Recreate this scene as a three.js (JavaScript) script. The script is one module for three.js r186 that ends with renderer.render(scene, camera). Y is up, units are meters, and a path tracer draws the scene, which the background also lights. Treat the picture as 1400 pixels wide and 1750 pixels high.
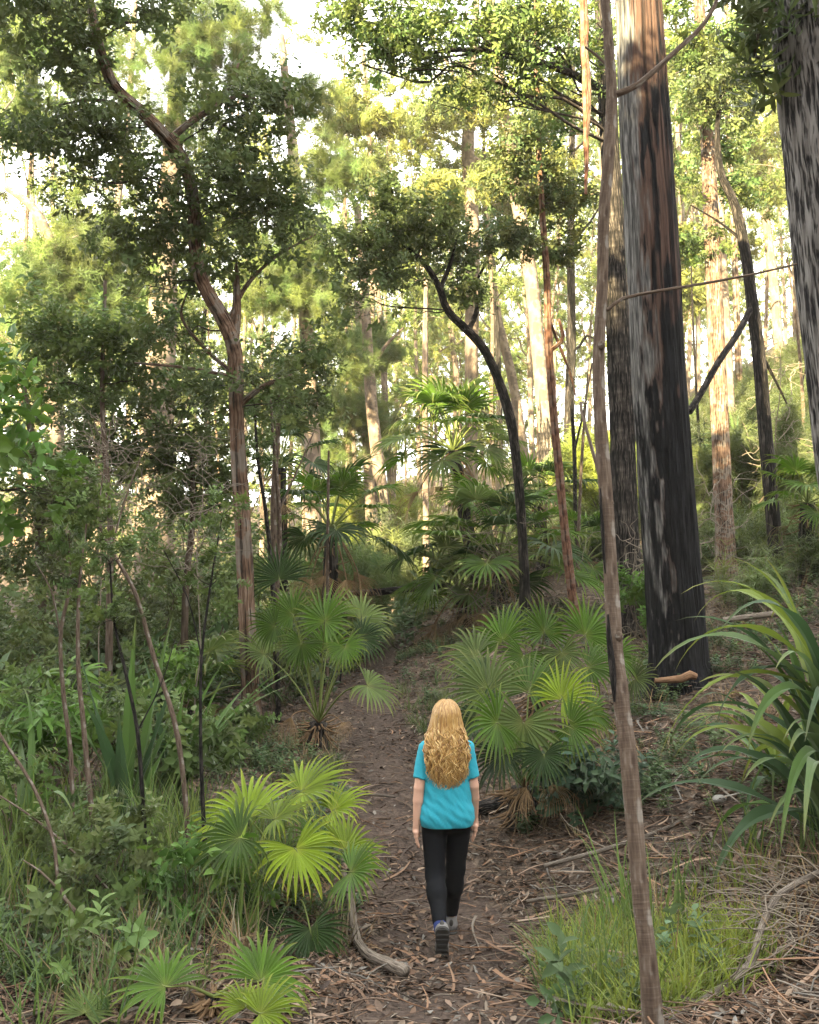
import * as THREE from 'three';
import { mergeGeometries } from 'three/addons/utils/BufferGeometryUtils.js';

// ---------------------------------------------------------------- camera, sky, sun, exposure
const V3 = THREE.Vector3, FOCAL = 1717;                       // focal length in pixels of the 1400 x 1750 photograph
const EYE = new V3(0, 2.55, 0), PITCH = Math.atan(65 / FOCAL);
const scene = new THREE.Scene();
const camera = new THREE.PerspectiveCamera(2 * Math.atan(875 / FOCAL) * 180 / Math.PI, 0.8, 0.1, 800);
camera.position.copy(EYE);
camera.lookAt(0, EYE.y + Math.sin(PITCH), -Math.cos(PITCH));
const renderer = new THREE.WebGLRenderer({ antialias: true });
renderer.toneMapping = THREE.LinearToneMapping;
renderer.toneMappingExposure = 13;
renderer.shadowMap.enabled = true;

const SUN_H = new V3(-0.5, 0, 0.87).normalize();              // towards the sun, flat
const sun = new THREE.DirectionalLight(new THREE.Color(1.0, 0.84, 0.48), 5);
sun.position.set(SUN_H.x * 100, 50, SUN_H.z * 100);
sun.castShadow = true;
sun.shadow.mapSize.set(4096, 4096);
Object.assign(sun.shadow.camera, { left: -90, right: 90, top: 90, bottom: -90, near: 1, far: 400 });
sun.target.position.set(0, 0, -25);
sun.position.add(sun.target.position);
scene.add(sun, sun.target);
{
  const w = 256, h = 128, a = new Float32Array(w * h * 4);
  const zen = [0.395, 0.41, 0.42], hor = [0.51, 0.52, 0.52];
  for (let j = 0; j < h; j++) for (let i = 0; i < w; i++) {
    const e = Math.max(0, Math.sin((j + 0.5) / h * Math.PI - Math.PI / 2)), k = Math.pow(1 - e, 3);
    for (let c = 0; c < 3; c++) a[(j * w + i) * 4 + c] = zen[c] + (hor[c] - zen[c]) * k;
    a[(j * w + i) * 4 + 3] = 1;
  }
  const t = new THREE.DataTexture(a, w, h, THREE.RGBAFormat, THREE.FloatType);
  t.mapping = THREE.EquirectangularReflectionMapping; t.magFilter = THREE.LinearFilter; t.needsUpdate = true;
  scene.background = t; scene.environment = t;
}

// ---------------------------------------------------------------- helpers
function rng(seed) {
  let s = (seed * 2654435761) >>> 0;
  return () => { s = (s + 0x6D2B79F5) >>> 0; let t = s; t = Math.imul(t ^ (t >>> 15), t | 1); t ^= t + Math.imul(t ^ (t >>> 7), t | 61); return ((t ^ (t >>> 14)) >>> 0) / 4294967296; };
}
const clamp = (x, a, b) => Math.min(b, Math.max(a, x)), mix = (a, b, t) => a + (b - a) * t;
const sstep = (a, b, x) => { const t = clamp((x - a) / (b - a), 0, 1); return t * t * (3 - 2 * t); };
function hash3(x, y, z) { let h = Math.imul(x, 374761393) ^ Math.imul(y, 668265263) ^ Math.imul(z, 2147483647 - 1274126177); h = Math.imul(h ^ (h >>> 13), 1274126177); h ^= h >>> 16; h = Math.imul(h, 2246822519); return ((h ^ (h >>> 13)) >>> 0) / 4294967296; }
function noise3(x, y, z) {
  const X = Math.floor(x), Y = Math.floor(y), Z = Math.floor(z); let u = x - X, v = y - Y, w = z - Z;
  u = u * u * (3 - 2 * u); v = v * v * (3 - 2 * v); w = w * w * (3 - 2 * w);
  const q = (k) => mix(mix(hash3(X, Y, Z + k), hash3(X + 1, Y, Z + k), u), mix(hash3(X, Y + 1, Z + k), hash3(X + 1, Y + 1, Z + k), u), v);
  return mix(q(0), q(1), w);
}
const fbm3 = (x, y, z, o = 4) => { let s = 0, a = 0.5, n = 0; for (let i = 0; i < o; i++) { s += a * noise3(x, y, z); n += a; a *= 0.5; x = x * 2.03 + 7.1; y = y * 2.03 + 3.7; z = z * 2.03 + 1.3; } return s / n; };
// tileable value noise for textures: x, y in 0..1, px, py whole numbers of cells
function pnoise(x, y, px, py, s) {
  x *= px; y *= py; const X = Math.floor(x), Y = Math.floor(y); let u = x - X, v = y - Y; u = u * u * (3 - 2 * u); v = v * v * (3 - 2 * v);
  const h = (i, j) => hash3(((i % px) + px) % px, ((j % py) + py) % py, s);
  return mix(mix(h(X, Y), h(X + 1, Y), u), mix(h(X, Y + 1), h(X + 1, Y + 1), u), v);
}
function pfbm(x, y, px, py, s, o = 4) { let r = 0, a = 0.5, n = 0; for (let i = 0; i < o; i++) { r += a * pnoise(x, y, px, py, s + i); n += a; a *= 0.5; px *= 2; py *= 2; } return r / n; }

// a point of the place: where the line of sight through (px, py) of the photograph reaches depth d metres
function at(px, py, d) {
  const u = (px - 700) / FOCAL, v = (875 - py) / FOCAL, c = Math.cos(PITCH), s = Math.sin(PITCH);
  return new V3(EYE.x + d * u, EYE.y + d * (s + v * c), EYE.z + d * (-c + v * s));
}
const used = {};
function numbered(name) { const n = used[name] = (used[name] ?? -1) + 1; return n ? name + '_' + String(n).padStart(3, '0') : name; }
function tag(o, label, category, group, kind) { Object.assign(o.userData, { label, category }); if (group) o.userData.group = group; if (kind) o.userData.kind = kind; return o; }
function thing(name, label, category, base, group) {
  const o = new THREE.Group(); o.name = numbered(name); o.position.copy(base); scene.add(o); tag(o, label, category, group); return o;
}
function finish(m) { m.castShadow = m.receiveShadow = true; return m; }
function part(parent, name, geo, mat, off) {          // geometry in world coordinates, moved to the base of its thing
  if (off) geo.translate(-off.x, -off.y, -off.z);
  const m = finish(new THREE.Mesh(geo, mat)); m.name = name; parent.add(m); return m;
}
function struct(name, geo, mat) { const m = finish(new THREE.Mesh(geo, mat)); m.name = name; m.userData.kind = 'structure'; m.userData.label = ''; delete m.userData.label; scene.add(m); return m; }

// ---------------------------------------------------------------- textures
function tex(w, h, fn, srgb = true) {
  const a = new Uint8Array(w * h * 4);
  for (let j = 0; j < h; j++) for (let i = 0; i < w; i++) {
    const c = fn((i + 0.5) / w, (j + 0.5) / h), k = (j * w + i) * 4;
    for (let n = 0; n < 3; n++) {
      let x = clamp(c[n] ?? c[0], 0, 1); if (srgb) x = x <= 0.0031308 ? x * 12.92 : 1.055 * Math.pow(x, 1 / 2.4) - 0.055;
      a[k + n] = Math.round(x * 255);
    }
    a[k + 3] = 255;
  }
  const t = new THREE.DataTexture(a, w, h, THREE.RGBAFormat); t.wrapS = t.wrapT = THREE.RepeatWrapping; t.magFilter = THREE.LinearFilter;
  if (srgb) t.colorSpace = THREE.SRGBColorSpace; t.needsUpdate = true; return t;
}
const lerp3 = (a, b, t) => [mix(a[0], b[0], t), mix(a[1], b[1], t), mix(a[2], b[2], t)];
const ramp = (stops, t) => { t = clamp(t, 0, 0.9999) * (stops.length - 1); const i = Math.floor(t); return lerp3(stops[i], stops[i + 1], t - i); };
const std = (o) => new THREE.MeshPhysicalMaterial({ roughness: 0.95, specularIntensity: 0.35, ...o });
function bark(fn, bump, w = 512, h = 512, extra = {}) {
  return std({ map: tex(w, h, (u, v) => fn(u, v).c), bumpMap: tex(w, h, (u, v) => [fn(u, v).h], false), bumpScale: bump, ...extra });
}
// fibrous reddish stringybark
const fibre = (u, v, s, k = 1) => { const w = pfbm(u, v, 4, 4, s + 50, 3) * 0.06; return pfbm(u + w, v, 48 * k, 4, s, 5); };
const barkStringy = bark((u, v) => {
  const f = fibre(u, v, 11), b = pfbm(u, v, 5, 9, 31, 4), crack = sstep(0.42, 0.3, f);
  let c = ramp([[0.04, 0.026, 0.02], [0.12, 0.072, 0.05], [0.21, 0.135, 0.095], [0.29, 0.21, 0.16]], f * 1.5 - 0.25 + (b - 0.5) * 0.5);
  c = lerp3(c, [0.22, 0.205, 0.18], sstep(0.52, 0.7, b) * 0.6);
  return { c: lerp3(c, [0.03, 0.022, 0.018], crack * 0.8), h: f - crack * 0.4 };
}, 0.03);
// dark, half charred fissured bark
const barkDark = bark((u, v) => {
  const f = fibre(u, v, 17), b = pfbm(u, v, 5, 7, 71, 4), crack = sstep(0.5, 0.34, f);
  let c = ramp([[0.008, 0.007, 0.007], [0.024, 0.02, 0.018], [0.075, 0.062, 0.054], [0.15, 0.13, 0.112]], f * 1.5 - 0.42 + (b - 0.5) * 0.9);
  return { c: lerp3(c, [0.009, 0.008, 0.008], crack * 0.85), h: f - crack * 0.5 };
}, 0.03);
// smooth grey-brown sapling bark with rings and pale blotches
const barkSapling = bark((u, v) => {
  const b = pfbm(u, v, 7, 4, 5, 5), ring = pfbm(u, v, 2, 46, 23, 3);
  let c = ramp([[0.045, 0.03, 0.022], [0.09, 0.064, 0.047], [0.15, 0.118, 0.092]], b * 1.3 - 0.15 + (pfbm(u, v, 34, 5, 77, 4) - 0.5) * 0.8);
  c = lerp3(c, [0.27, 0.25, 0.22], sstep(0.6, 0.75, pfbm(u, v, 5, 4, 141, 4)) * 0.5);
  return { c: lerp3(c, [0.055, 0.042, 0.034], sstep(0.72, 0.84, ring) * 0.25), h: ring * 0.3 + b * 0.4 };
}, 0.008);
// pale gum: cream and pinkish, with grey patches where old bark has come away
const barkGum = bark((u, v) => {
  const b = pfbm(u, v, 3, 4, 91, 5), s = pfbm(u, v, 16, 3, 97, 4), p = pfbm(u, v, 4, 6, 99, 4);
  let c = ramp([[0.11, 0.078, 0.06], [0.19, 0.142, 0.11], [0.26, 0.21, 0.165]], b * 1.4 - 0.2 + (s - 0.5) * 0.4);
  c = lerp3(c, [0.08, 0.06, 0.05], sstep(0.5, 0.66, p + (s - 0.5) * 0.4) * 0.8);
  return { c, h: b * 0.5 + s * 0.3 };
}, 0.01);
// the large burnt trunk: pale weathered bark left and above, rust brown right and above, char with ragged edges below
const barkBurnt = bark((u, v) => {
  const f = fibre(u, v, 61, 1.6), fl = pfbm(u, v, 110, 70, 7, 5), b = pfbm(u, v, 6, 14, 13, 4), rag = pfbm(u, v, 30, 26, 29, 5) - 0.5, crack = sstep(0.46, 0.3, f);
  const plate = pfbm(u + (f - 0.5) * 0.03, v, 84, 46, 77, 5);
  const side = u + rag * 0.22;                                    // left (0.25) to right (0.75) as seen from the path
  let c = ramp([[0.03, 0.03, 0.033], [0.1, 0.096, 0.092], [0.22, 0.21, 0.2]], fl * 1.7 - 0.3);                     // weathered grey plates
  c = lerp3(c, ramp([[0.022, 0.015, 0.013], [0.058, 0.034, 0.027], [0.1, 0.062, 0.048]], f * 1.4 - 0.1 + (b - 0.5) * 0.4), sstep(0.37, 0.45, side) * sstep(0.97, 0.9, side));
  const char = sstep(0.02, 0.13, (0.52 - v) * 0.55 + rag * 0.42 + (b - 0.5) * 0.2 + 0.16 * sstep(0.40, 0.48, side) - 0.02 * sstep(0.46, 0.38, side));
  const black = ramp([[0.003, 0.003, 0.004], [0.007, 0.007, 0.0085], [0.018, 0.018, 0.021]], plate * 1.5 - 0.25);
  const flake = sstep(0.60, 0.68, plate + (f - 0.5) * 0.5) * sstep(0.08, 0.36, v + rag * 0.3) * sstep(0.48, 0.34, side) * sstep(0.62, 0.7, fl + rag * 0.4);
  c = lerp3(c, lerp3(black, [0.17, 0.155, 0.15], flake * 0.8), char);
  return { c: lerp3(c, [0.004, 0.004, 0.005], crack * 0.55), h: plate * 0.6 + f * 0.5 - crack * 0.4 };
}, 0.03, 1024, 2048);
// grey flaking bark with dark gaps, the trunk at the frame's right edge
const barkFlaky = bark((u, v) => {
  const f = fibre(u, v, 83, 0.8), fl = pfbm(u, v, 60, 5, 43, 5), b = pfbm(u, v, 4, 5, 47, 4);
  const g = sstep(0.38, 0.58, fl * 0.5 + f * 0.5 + (b - 0.5) * 0.5);
  return { c: lerp3([0.018, 0.017, 0.018], ramp([[0.07, 0.064, 0.06], [0.16, 0.148, 0.14], [0.25, 0.24, 0.23]], f * 1.5 - 0.25), g), h: g * 0.7 + f * 0.3 };
}, 0.03);
const deadWood = bark((u, v) => {
  const f = fibre(u, v, 3), b = pfbm(u, v, 4, 5, 9, 4);
  return { c: ramp([[0.07, 0.055, 0.045], [0.19, 0.155, 0.125], [0.31, 0.27, 0.225]], f * 1.4 - 0.25 + (b - 0.5) * 0.6), h: f };
}, 0.012);
const groundMat = bark((u, v) => {
  const a = pfbm(u, v, 6, 6, 201, 5), b = pfbm(u, v, 40, 40, 203, 4), s = pfbm(u + b * 0.03, v, 70, 12, 207, 3), t = pfbm(u, v + b * 0.03, 12, 70, 209, 3);
  const k = Math.max(s, t);
  return { c: ramp([[0.022, 0.016, 0.012], [0.06, 0.043, 0.032], [0.12, 0.088, 0.065], [0.2, 0.155, 0.115]], k * 1.2 - 0.3 + (b - 0.5) * 0.8 + (a - 0.5) * 0.5), h: b * 0.6 + k * 0.4 };
}, 0.04, 1024, 1024);
const pathMat = bark((u, v) => {
  const a = pfbm(u, v, 5, 5, 301, 5), b = pfbm(u, v, 50, 50, 303, 4);
  return { c: ramp([[0.028, 0.02, 0.016], [0.06, 0.042, 0.033], [0.105, 0.075, 0.058]], b * 1.2 - 0.1 + (a - 0.5) * 0.7), h: b };
}, 0.025, 1024, 1024);

// leaves: thin sheets that let part of the light through and keep a waxy coat
function leafMat(r, g, b, o = {}) {
  return new THREE.MeshPhysicalMaterial({ color: new THREE.Color().setRGB(r, g, b), roughness: 1, transmission: 0.38, thickness: 0, clearcoat: 0.2, clearcoatRoughness: 0.28, specularIntensity: 0.4, side: THREE.DoubleSide, ...o });
}
const white = leafMat(1, 1, 1), dullLeaf = leafMat(1, 1, 1, { clearcoat: 0.1, transmission: 0.48 });
const palmLeafMat = leafMat(1, 1, 1, { vertexColors: true, clearcoat: 0.22, clearcoatRoughness: 0.22, specularIntensity: 0.3, transmission: 0.4 });
const dryLeafMat = std({ color: 0xffffff, side: THREE.DoubleSide, roughness: 0.9 });
const dryColored = std({ color: 0xffffff, side: THREE.DoubleSide, roughness: 0.85, vertexColors: true });
const twigMat = std({ color: new THREE.Color().setRGB(0.1, 0.075, 0.055) }), darkTwig = std({ color: new THREE.Color().setRGB(0.045, 0.036, 0.03) }), paleTwig = std({ color: new THREE.Color().setRGB(0.17, 0.14, 0.11) });
const stalkMat = std({ color: new THREE.Color().setRGB(0.13, 0.16, 0.045), roughness: 0.6 }), brownStalk = std({ color: new THREE.Color().setRGB(0.16, 0.1, 0.055) });

// ---------------------------------------------------------------- shapes
class Geo {                                            // collects triangles
  constructor() { this.p = []; this.c = []; this.i = []; }
  v(p, c) { this.p.push(p.x, p.y, p.z); if (c) this.c.push(c[0], c[1], c[2]); return this.p.length / 3 - 1; }
  quad(a, b, c, d) { this.i.push(a, b, c, a, c, d); }
  done() {
    const g = new THREE.BufferGeometry(); g.setAttribute('position', new THREE.Float32BufferAttribute(this.p, 3));
    if (this.c.length) g.setAttribute('color', new THREE.Float32BufferAttribute(this.c, 3));
    g.setIndex(this.i); g.computeVertexNormals(); return g;
  }
}
// a limb along points with radii; the surface carries ridges; u = 0.5 faces the path's near end (+z)
function limb(points, radii, { radial = 10, steps, ridge = 0, lump = 0.04, seed = 1, uv = 'metres', tile = 1, freq = 3, tipClosed = true } = {}) {
  const curve = new THREE.CatmullRomCurve3(points, false, 'centripetal'), L = curve.getLength();
  steps = steps ?? Math.max(4, Math.ceil(L / 0.12));
  const n = points.length - 1, acc = [0]; for (let i = 1; i <= n; i++) acc.push(acc[i - 1] + points[i].distanceTo(points[i - 1]));
  const pos = [], uvs = [], idx = [], T = new V3(), N = new V3(), B = new V3(), p = new V3(), rMean = radii.reduce((a, b) => a + b) / radii.length;
  const turns = Math.max(1, Math.round(2 * Math.PI * rMean / tile));
  for (let k = 0; k <= steps; k++) {
    const t = k / steps, c = curve.getPoint(t); T.copy(curve.getTangent(t));
    if (!k) { N.set(0, 0, 1); if (Math.abs(T.z) > 0.9) N.set(0, 1, 0); }
    N.addScaledVector(T, -N.dot(T)).normalize(); B.crossVectors(T, N);
    const f = t * n, i = Math.min(n - 1, Math.floor(f)); let r = mix(radii[i], radii[i + 1], f - i);
    const len = t * L;
    for (let j = 0; j <= radial; j++) {
      const a = -Math.PI + 2 * Math.PI * j / radial, ca = Math.cos(a), sa = Math.sin(a), q = r / rMean;
      let rr = r * (1 + lump * 2 * (noise3(ca * 1.3 + seed, sa * 1.3, len * 1.1 / Math.max(0.1, rMean * 5)) - 0.5));
      if (ridge) { const fi = noise3(ca * freq * 2 + seed * 3.1, sa * freq * 2, len * 2.2 + seed) * 0.6 + noise3(ca * freq * 4.6 + seed * 1.7, sa * freq * 4.6, len * 4.1) * 0.4; rr += ridge * q * (fi - 0.5) * 2; }
      p.copy(c).addScaledVector(N, ca * rr).addScaledVector(B, sa * rr); pos.push(p.x, p.y, p.z);
      uvs.push(uv === 'unit' ? j / radial : j / radial * turns, uv === 'unit' ? t : len / tile);
    }
  }
  const w = radial + 1;
  for (let k = 0; k < steps; k++) for (let j = 0; j < radial; j++) { const a = k * w + j; idx.push(a, a + 1, a + w, a + 1, a + w + 1, a + w); }
  if (tipClosed) { const c = curve.getPoint(1), s = steps * w, e = pos.length / 3; pos.push(c.x, c.y, c.z); uvs.push(0.5, uv === 'unit' ? 1 : L / tile); for (let j = 0; j < radial; j++) idx.push(s + j, s + j + 1, e); }
  const g = new THREE.BufferGeometry();
  g.setAttribute('position', new THREE.Float32BufferAttribute(pos, 3)); g.setAttribute('uv', new THREE.Float32BufferAttribute(uvs, 2)); g.setIndex(idx);
  g.computeVertexNormals();
  const nm = g.attributes.normal, va = new V3();                 // no visible seam
  for (let k = 0; k <= steps; k++) { va.set(nm.getX(k * w) + nm.getX(k * w + radial), nm.getY(k * w) + nm.getY(k * w + radial), nm.getZ(k * w) + nm.getZ(k * w + radial)).normalize(); nm.setXYZ(k * w, va.x, va.y, va.z); nm.setXYZ(k * w + radial, va.x, va.y, va.z); }
  return g;
}
function wiry(a, b, sag, seed, k = 5, wob = 0.06) {                // points of a twig from a to b
  const r = rng(seed), out = [], L = a.distanceTo(b);
  for (let i = 0; i <= k; i++) { const t = i / k, q = a.clone().lerp(b, t); q.y += sag * L * 4 * t * (1 - t); if (i && i < k) q.add(new V3(r() - 0.5, r() - 0.5, r() - 0.5).multiplyScalar(2 * wob * L)); out.push(q); }
  return out;
}
// one leaf: folded blade from base along dir, seven points
function addLeaf(g, base, dir, up, len, wid, fold = 0.25, curl = 0.15, col) {
  const s = new V3().crossVectors(dir, up).normalize(), n = new V3().crossVectors(s, dir).normalize();
  const pt = (t, w, h) => base.clone().addScaledVector(dir, t * len).addScaledVector(s, w * wid).addScaledVector(n, h * wid - curl * len * t * t);
  const b = g.v(base, col), m1 = g.v(pt(0.4, 0, 0), col), m2 = g.v(pt(0.75, 0, 0), col), t = g.v(pt(1, 0, 0), col);
  const l1 = g.v(pt(0.33, -0.5, fold), col), l2 = g.v(pt(0.7, -0.36, fold), col), r1 = g.v(pt(0.33, 0.5, fold), col), r2 = g.v(pt(0.7, 0.36, fold), col);
  g.i.push(b, m1, l1, l1, m1, l2, m1, m2, l2, l2, m2, t, b, r1, m1, r1, r2, m1, m1, r2, m2, r2, t, m2);
}
// a leafy spray, about 1 unit long
function spray({ n = 14, len = 0.2, wid = 0.09, spread = 0.8, droop = 0, side = 3, seed = 1, needle = false }) {
  const r = rng(seed), g = new Geo();
  for (let s = 0; s < side; s++) {
    const a0 = r() * 6.28, tilt = s ? 0.35 + 0.35 * r() : 0.05, dir = new V3(Math.sin(tilt) * Math.cos(a0), Math.cos(tilt), Math.sin(tilt) * Math.sin(a0)), L = s ? 0.55 + 0.25 * r() : 1, o = s ? 0.1 + 0.3 * r() : 0;
    const start = new V3(0, o, 0);
    for (let k = 0; k < n; k++) {
      const t = (k + 0.6) / n, p = start.clone().addScaledVector(dir, t * L * (1 - o)), az = k * 2.4 + r();
      p.y -= droop * t * t * 0.5;
      const q = new V3(Math.cos(az), 0, Math.sin(az)).multiplyScalar(spread).add(dir.clone().multiplyScalar(0.45 - droop)).add(new V3(r() - 0.5, (r() - 0.5) - droop, r() - 0.5).multiplyScalar(0.6)).normalize();
      const up = new V3(r() - 0.5, 1, r() - 0.5).normalize(), l = len * (0.65 + 0.6 * r());
      if (needle) { const s2 = new V3().crossVectors(q, up).normalize().multiplyScalar(wid * 0.5), a = g.v(p.clone().sub(s2)), b = g.v(p.clone().add(s2)), c = g.v(p.clone().addScaledVector(q, l).add(new V3(0, -0.12 * l, 0))); g.i.push(a, b, c); }
      else addLeaf(g, p, q, up, l, wid * (0.8 + 0.4 * r()), 0.2, 0.1 + 0.2 * r());
    }
    const e = start.clone().addScaledVector(dir, L * (1 - o)); e.y -= droop * 0.5;   // the twig itself, three-sided
    const w = 0.008, c = [0, 1, 2].map((q) => g.v(start.clone().add(new V3(Math.cos(q * 2.1) * w, 0, Math.sin(q * 2.1) * w)))), tip = g.v(e);
    for (let q = 0; q < 3; q++) g.i.push(c[q], c[(q + 1) % 3], tip);
  }
  return g.done();
}
const SPRAY = {
  broad: [1, 2].map((s) => spray({ n: 7, len: 0.27, wid: 0.12, side: 2, seed: s })),
  gum: [3, 4].map((s) => spray({ n: 11, len: 0.3, wid: 0.06, side: 3, droop: 0.5, spread: 0.6, seed: s })),
  fine: [5, 6].map((s) => spray({ n: 40, len: 0.32, wid: 0.016, side: 5, droop: 0.15, spread: 0.5, seed: s, needle: true })),
  big: [7, 8].map((s) => spray({ n: 7, len: 0.34, wid: 0.17, side: 2, seed: s })),
  lance: [9, 10].map((s) => spray({ n: 8, len: 0.42, wid: 0.09, side: 2, droop: 0.4, seed: s })),
  herb: [11, 12].map((s) => spray({ n: 8, len: 0.24, wid: 0.11, side: 4, seed: s })),
};
const M4 = new THREE.Matrix4(), Q4 = new THREE.Quaternion(), E4 = new THREE.Euler(), S4 = new V3(), C4 = new THREE.Color();
function tint(base, r, spread = 0.35, warm = 0.12) { const k = 1 + spread * (r() - 0.5) * 2, w = (r() - 0.4) * warm * 2; return C4.setRGB(base[0] * k * (1 + w), base[1] * k, base[2] * k * (1 - w)); }
// puts sprays through a volume made of ellipsoids; noise leaves gaps between clumps
function foliage(parent, name, off, blobs, count, geo, mat, color, { seed = 1, size = 0.35, hang = 0, gap = 0.46, freq = 1.3, spread = 0.35, warm = 0.12, shell = 0.5 } = {}) {
  const r = rng(seed), w = blobs.map((b) => Math.pow(b.r.x * b.r.y * b.r.z, 0.72)), tot = w.reduce((a, b) => a + b, 0), M = [], C = [];
  let guard = 0;
  while (M.length < count && guard++ < count * 8) {
    let k = r() * tot, b = 0; while (b < blobs.length - 1 && (k -= w[b]) > 0) b++;
    const z = 2 * r() - 1, a = 6.2832 * r(), q = Math.sqrt(1 - z * z), rad = Math.pow(r(), shell);
    const p = new V3(q * Math.cos(a) * blobs[b].r.x, z * blobs[b].r.y, q * Math.sin(a) * blobs[b].r.z).multiplyScalar(rad).add(blobs[b].c);
    if (fbm3(p.x * freq + seed, p.y * freq * 1.5, p.z * freq, 2) < gap) continue;
    const s = size * (0.6 + 0.8 * r());
    E4.set((hang ? Math.PI * (0.55 + 0.4 * r()) * (r() < hang ? 1 : 0.4) : 2.2 * r()), 6.28 * r(), 0.6 * (r() - 0.5), 'YXZ');
    M.push(new THREE.Matrix4().compose(p.sub(off), Q4.setFromEuler(E4), S4.set(s, s, s))); C.push(tint(color, r, spread, warm).clone());
  }
  return scatter(parent, name, geo, mat, M, C);
}
function scatter(parent, name, geo, mat, M, C) {
  const o = finish(new THREE.InstancedMesh(geo, mat, M.length)); o.name = name; o.userData.kind = 'stuff';
  M.forEach((m, i) => { o.setMatrixAt(i, m); if (C) o.setColorAt(i, C[i]); });
  parent.add(o); return o;
}

// ---------------------------------------------------------------- the ground
const knots = [];
for (const [px, py, d] of [
  [760, 1750, 4.9], [760, 1610, 6.6], [700, 1450, 8.3], [650, 1300, 10.5], [620, 1210, 13], [645, 1140, 17], [690, 1085, 23], [720, 1040, 30], [670, 955, 42],
  [1115, 1765, 4], [1300, 1700, 4.3], [1390, 1500, 5.6], [1000, 1450, 7.6], [1250, 1390, 7.2], [1390, 1280, 7.8], [1160, 1180, 11], [880, 1390, 8.8], [1070, 1090, 14], [1390, 1010, 13], [1390, 890, 18], [1240, 990, 17],
  [1300, 750, 28], [1390, 620, 38], [1100, 820, 31], [1000, 910, 24], [960, 1080, 15], [870, 1070, 15.4], [765, 1085, 17], [850, 1010, 19.5],
  [430, 1262, 11.5], [210, 1400, 8], [100, 1650, 5.3], [350, 1660, 5.4], [450, 1560, 6.3], [560, 1690, 5.3], [90, 1290, 10.4], [100, 1150, 17], [300, 1110, 21]]) { const p = at(px, py, d); knots.push([p.x, p.z, p.y]); }
for (const k of [[0, 0, 0.95], [0, -60, 3.5], [20, -60, 13], [40, -60, 22], [-40, -60, 5], [-15, -35, 2], [0, -100, 8], [45, -100, 24], [-45, -100, 8], [30, -20, 14], [40, 0, 17], [10, 0, 4], [-10, -2, 0.5], [-30, 0, 3], [-30, -28, 2], [0, 14, 2.2], [25, 20, 11], [-20, 20, 3]]) knots.push(k);
const tps = (() => {
  const n = knots.length, N = n + 3, A = [], U = (d2) => d2 < 1e-9 ? 0 : 0.5 * d2 * Math.log(d2);
  for (let i = 0; i < n; i++) { const [x, z, y] = knots[i], row = knots.map(([a, b]) => U((a - x) ** 2 + (b - z) ** 2)); row[i] += 0.35; A.push([...row, 1, x, z, y]); }
  A.push([...knots.map(() => 1), 0, 0, 0, 0], [...knots.map((k) => k[0]), 0, 0, 0, 0], [...knots.map((k) => k[1]), 0, 0, 0, 0]);
  for (let c = 0; c < N; c++) {
    let m = c; for (let r = c + 1; r < N; r++) if (Math.abs(A[r][c]) > Math.abs(A[m][c])) m = r;
    [A[c], A[m]] = [A[m], A[c]];
    for (let r = 0; r < N; r++) if (r !== c) { const f = A[r][c] / A[c][c]; if (f) for (let k = c; k <= N; k++) A[r][k] -= f * A[c][k]; }
  }
  const w = A.map((r, i) => r[N] / r[i]);
  return (x, z) => { let s = w[n] + w[n + 1] * x + w[n + 2] * z; for (let i = 0; i < n; i++) s += w[i] * U((knots[i][0] - x) ** 2 + (knots[i][1] - z) ** 2); return s; };
})();
const pathLine = [[760, 1990, 2.9], [765, 1750, 4.9], [765, 1610, 6.6], [705, 1450, 8.3], [655, 1300, 10.5], [622, 1210, 13], [640, 1140, 17], [690, 1085, 23], [730, 1040, 30]].map(([a, b, c]) => { const p = at(a, b, c); return [p.x, p.z]; });
const pathX = (z) => { for (let i = 1; i < pathLine.length; i++) if (z >= pathLine[i][1] || i === pathLine.length - 1) { const [x0, z0] = pathLine[i - 1], [x1, z1] = pathLine[i], t = clamp((z - z0) / (z1 - z0), -0.5, 1.5); return mix(x0, x1, t); } };
const pathHalf = (z) => 0.52 + 0.16 * (noise3(z * 0.9, 5, 2) - 0.5) - 0.12 * sstep(-9, -14, z);
function groundY(x, z) {
  const cx = clamp(x, -45, 45), cz = clamp(z, -105, 22); let y = tps(cx, cz);
  const s = x * SUN_H.x + z * SUN_H.z;                                  // the ridge behind and to the left, whose shade lies over the gully
  y += 53.5 * sstep(22, 92, s) + 3 * (noise3(x * 0.05, 1, z * 0.05) - 0.5) * sstep(40, 80, s);
  const far = sstep(25, 60, Math.hypot(x, z));
  y += (fbm3(x * 0.9, 3, z * 0.9, 3) - 0.5) * 0.22 + (fbm3(x * 4, 9, z * 4, 2) - 0.5) * 0.05 * (1 - far) + (fbm3(x * 0.06, 4, z * 0.06, 3) - 0.5) * 6 * far;
  return y - 0.07 * sstep(1.0, 0.35, Math.abs(x - pathX(z)) / 0.7) * (z > -32 ? 1 : 0);
}
const gp = (x, z, up = 0) => new V3(x, groundY(x, z) + up, z);
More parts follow.
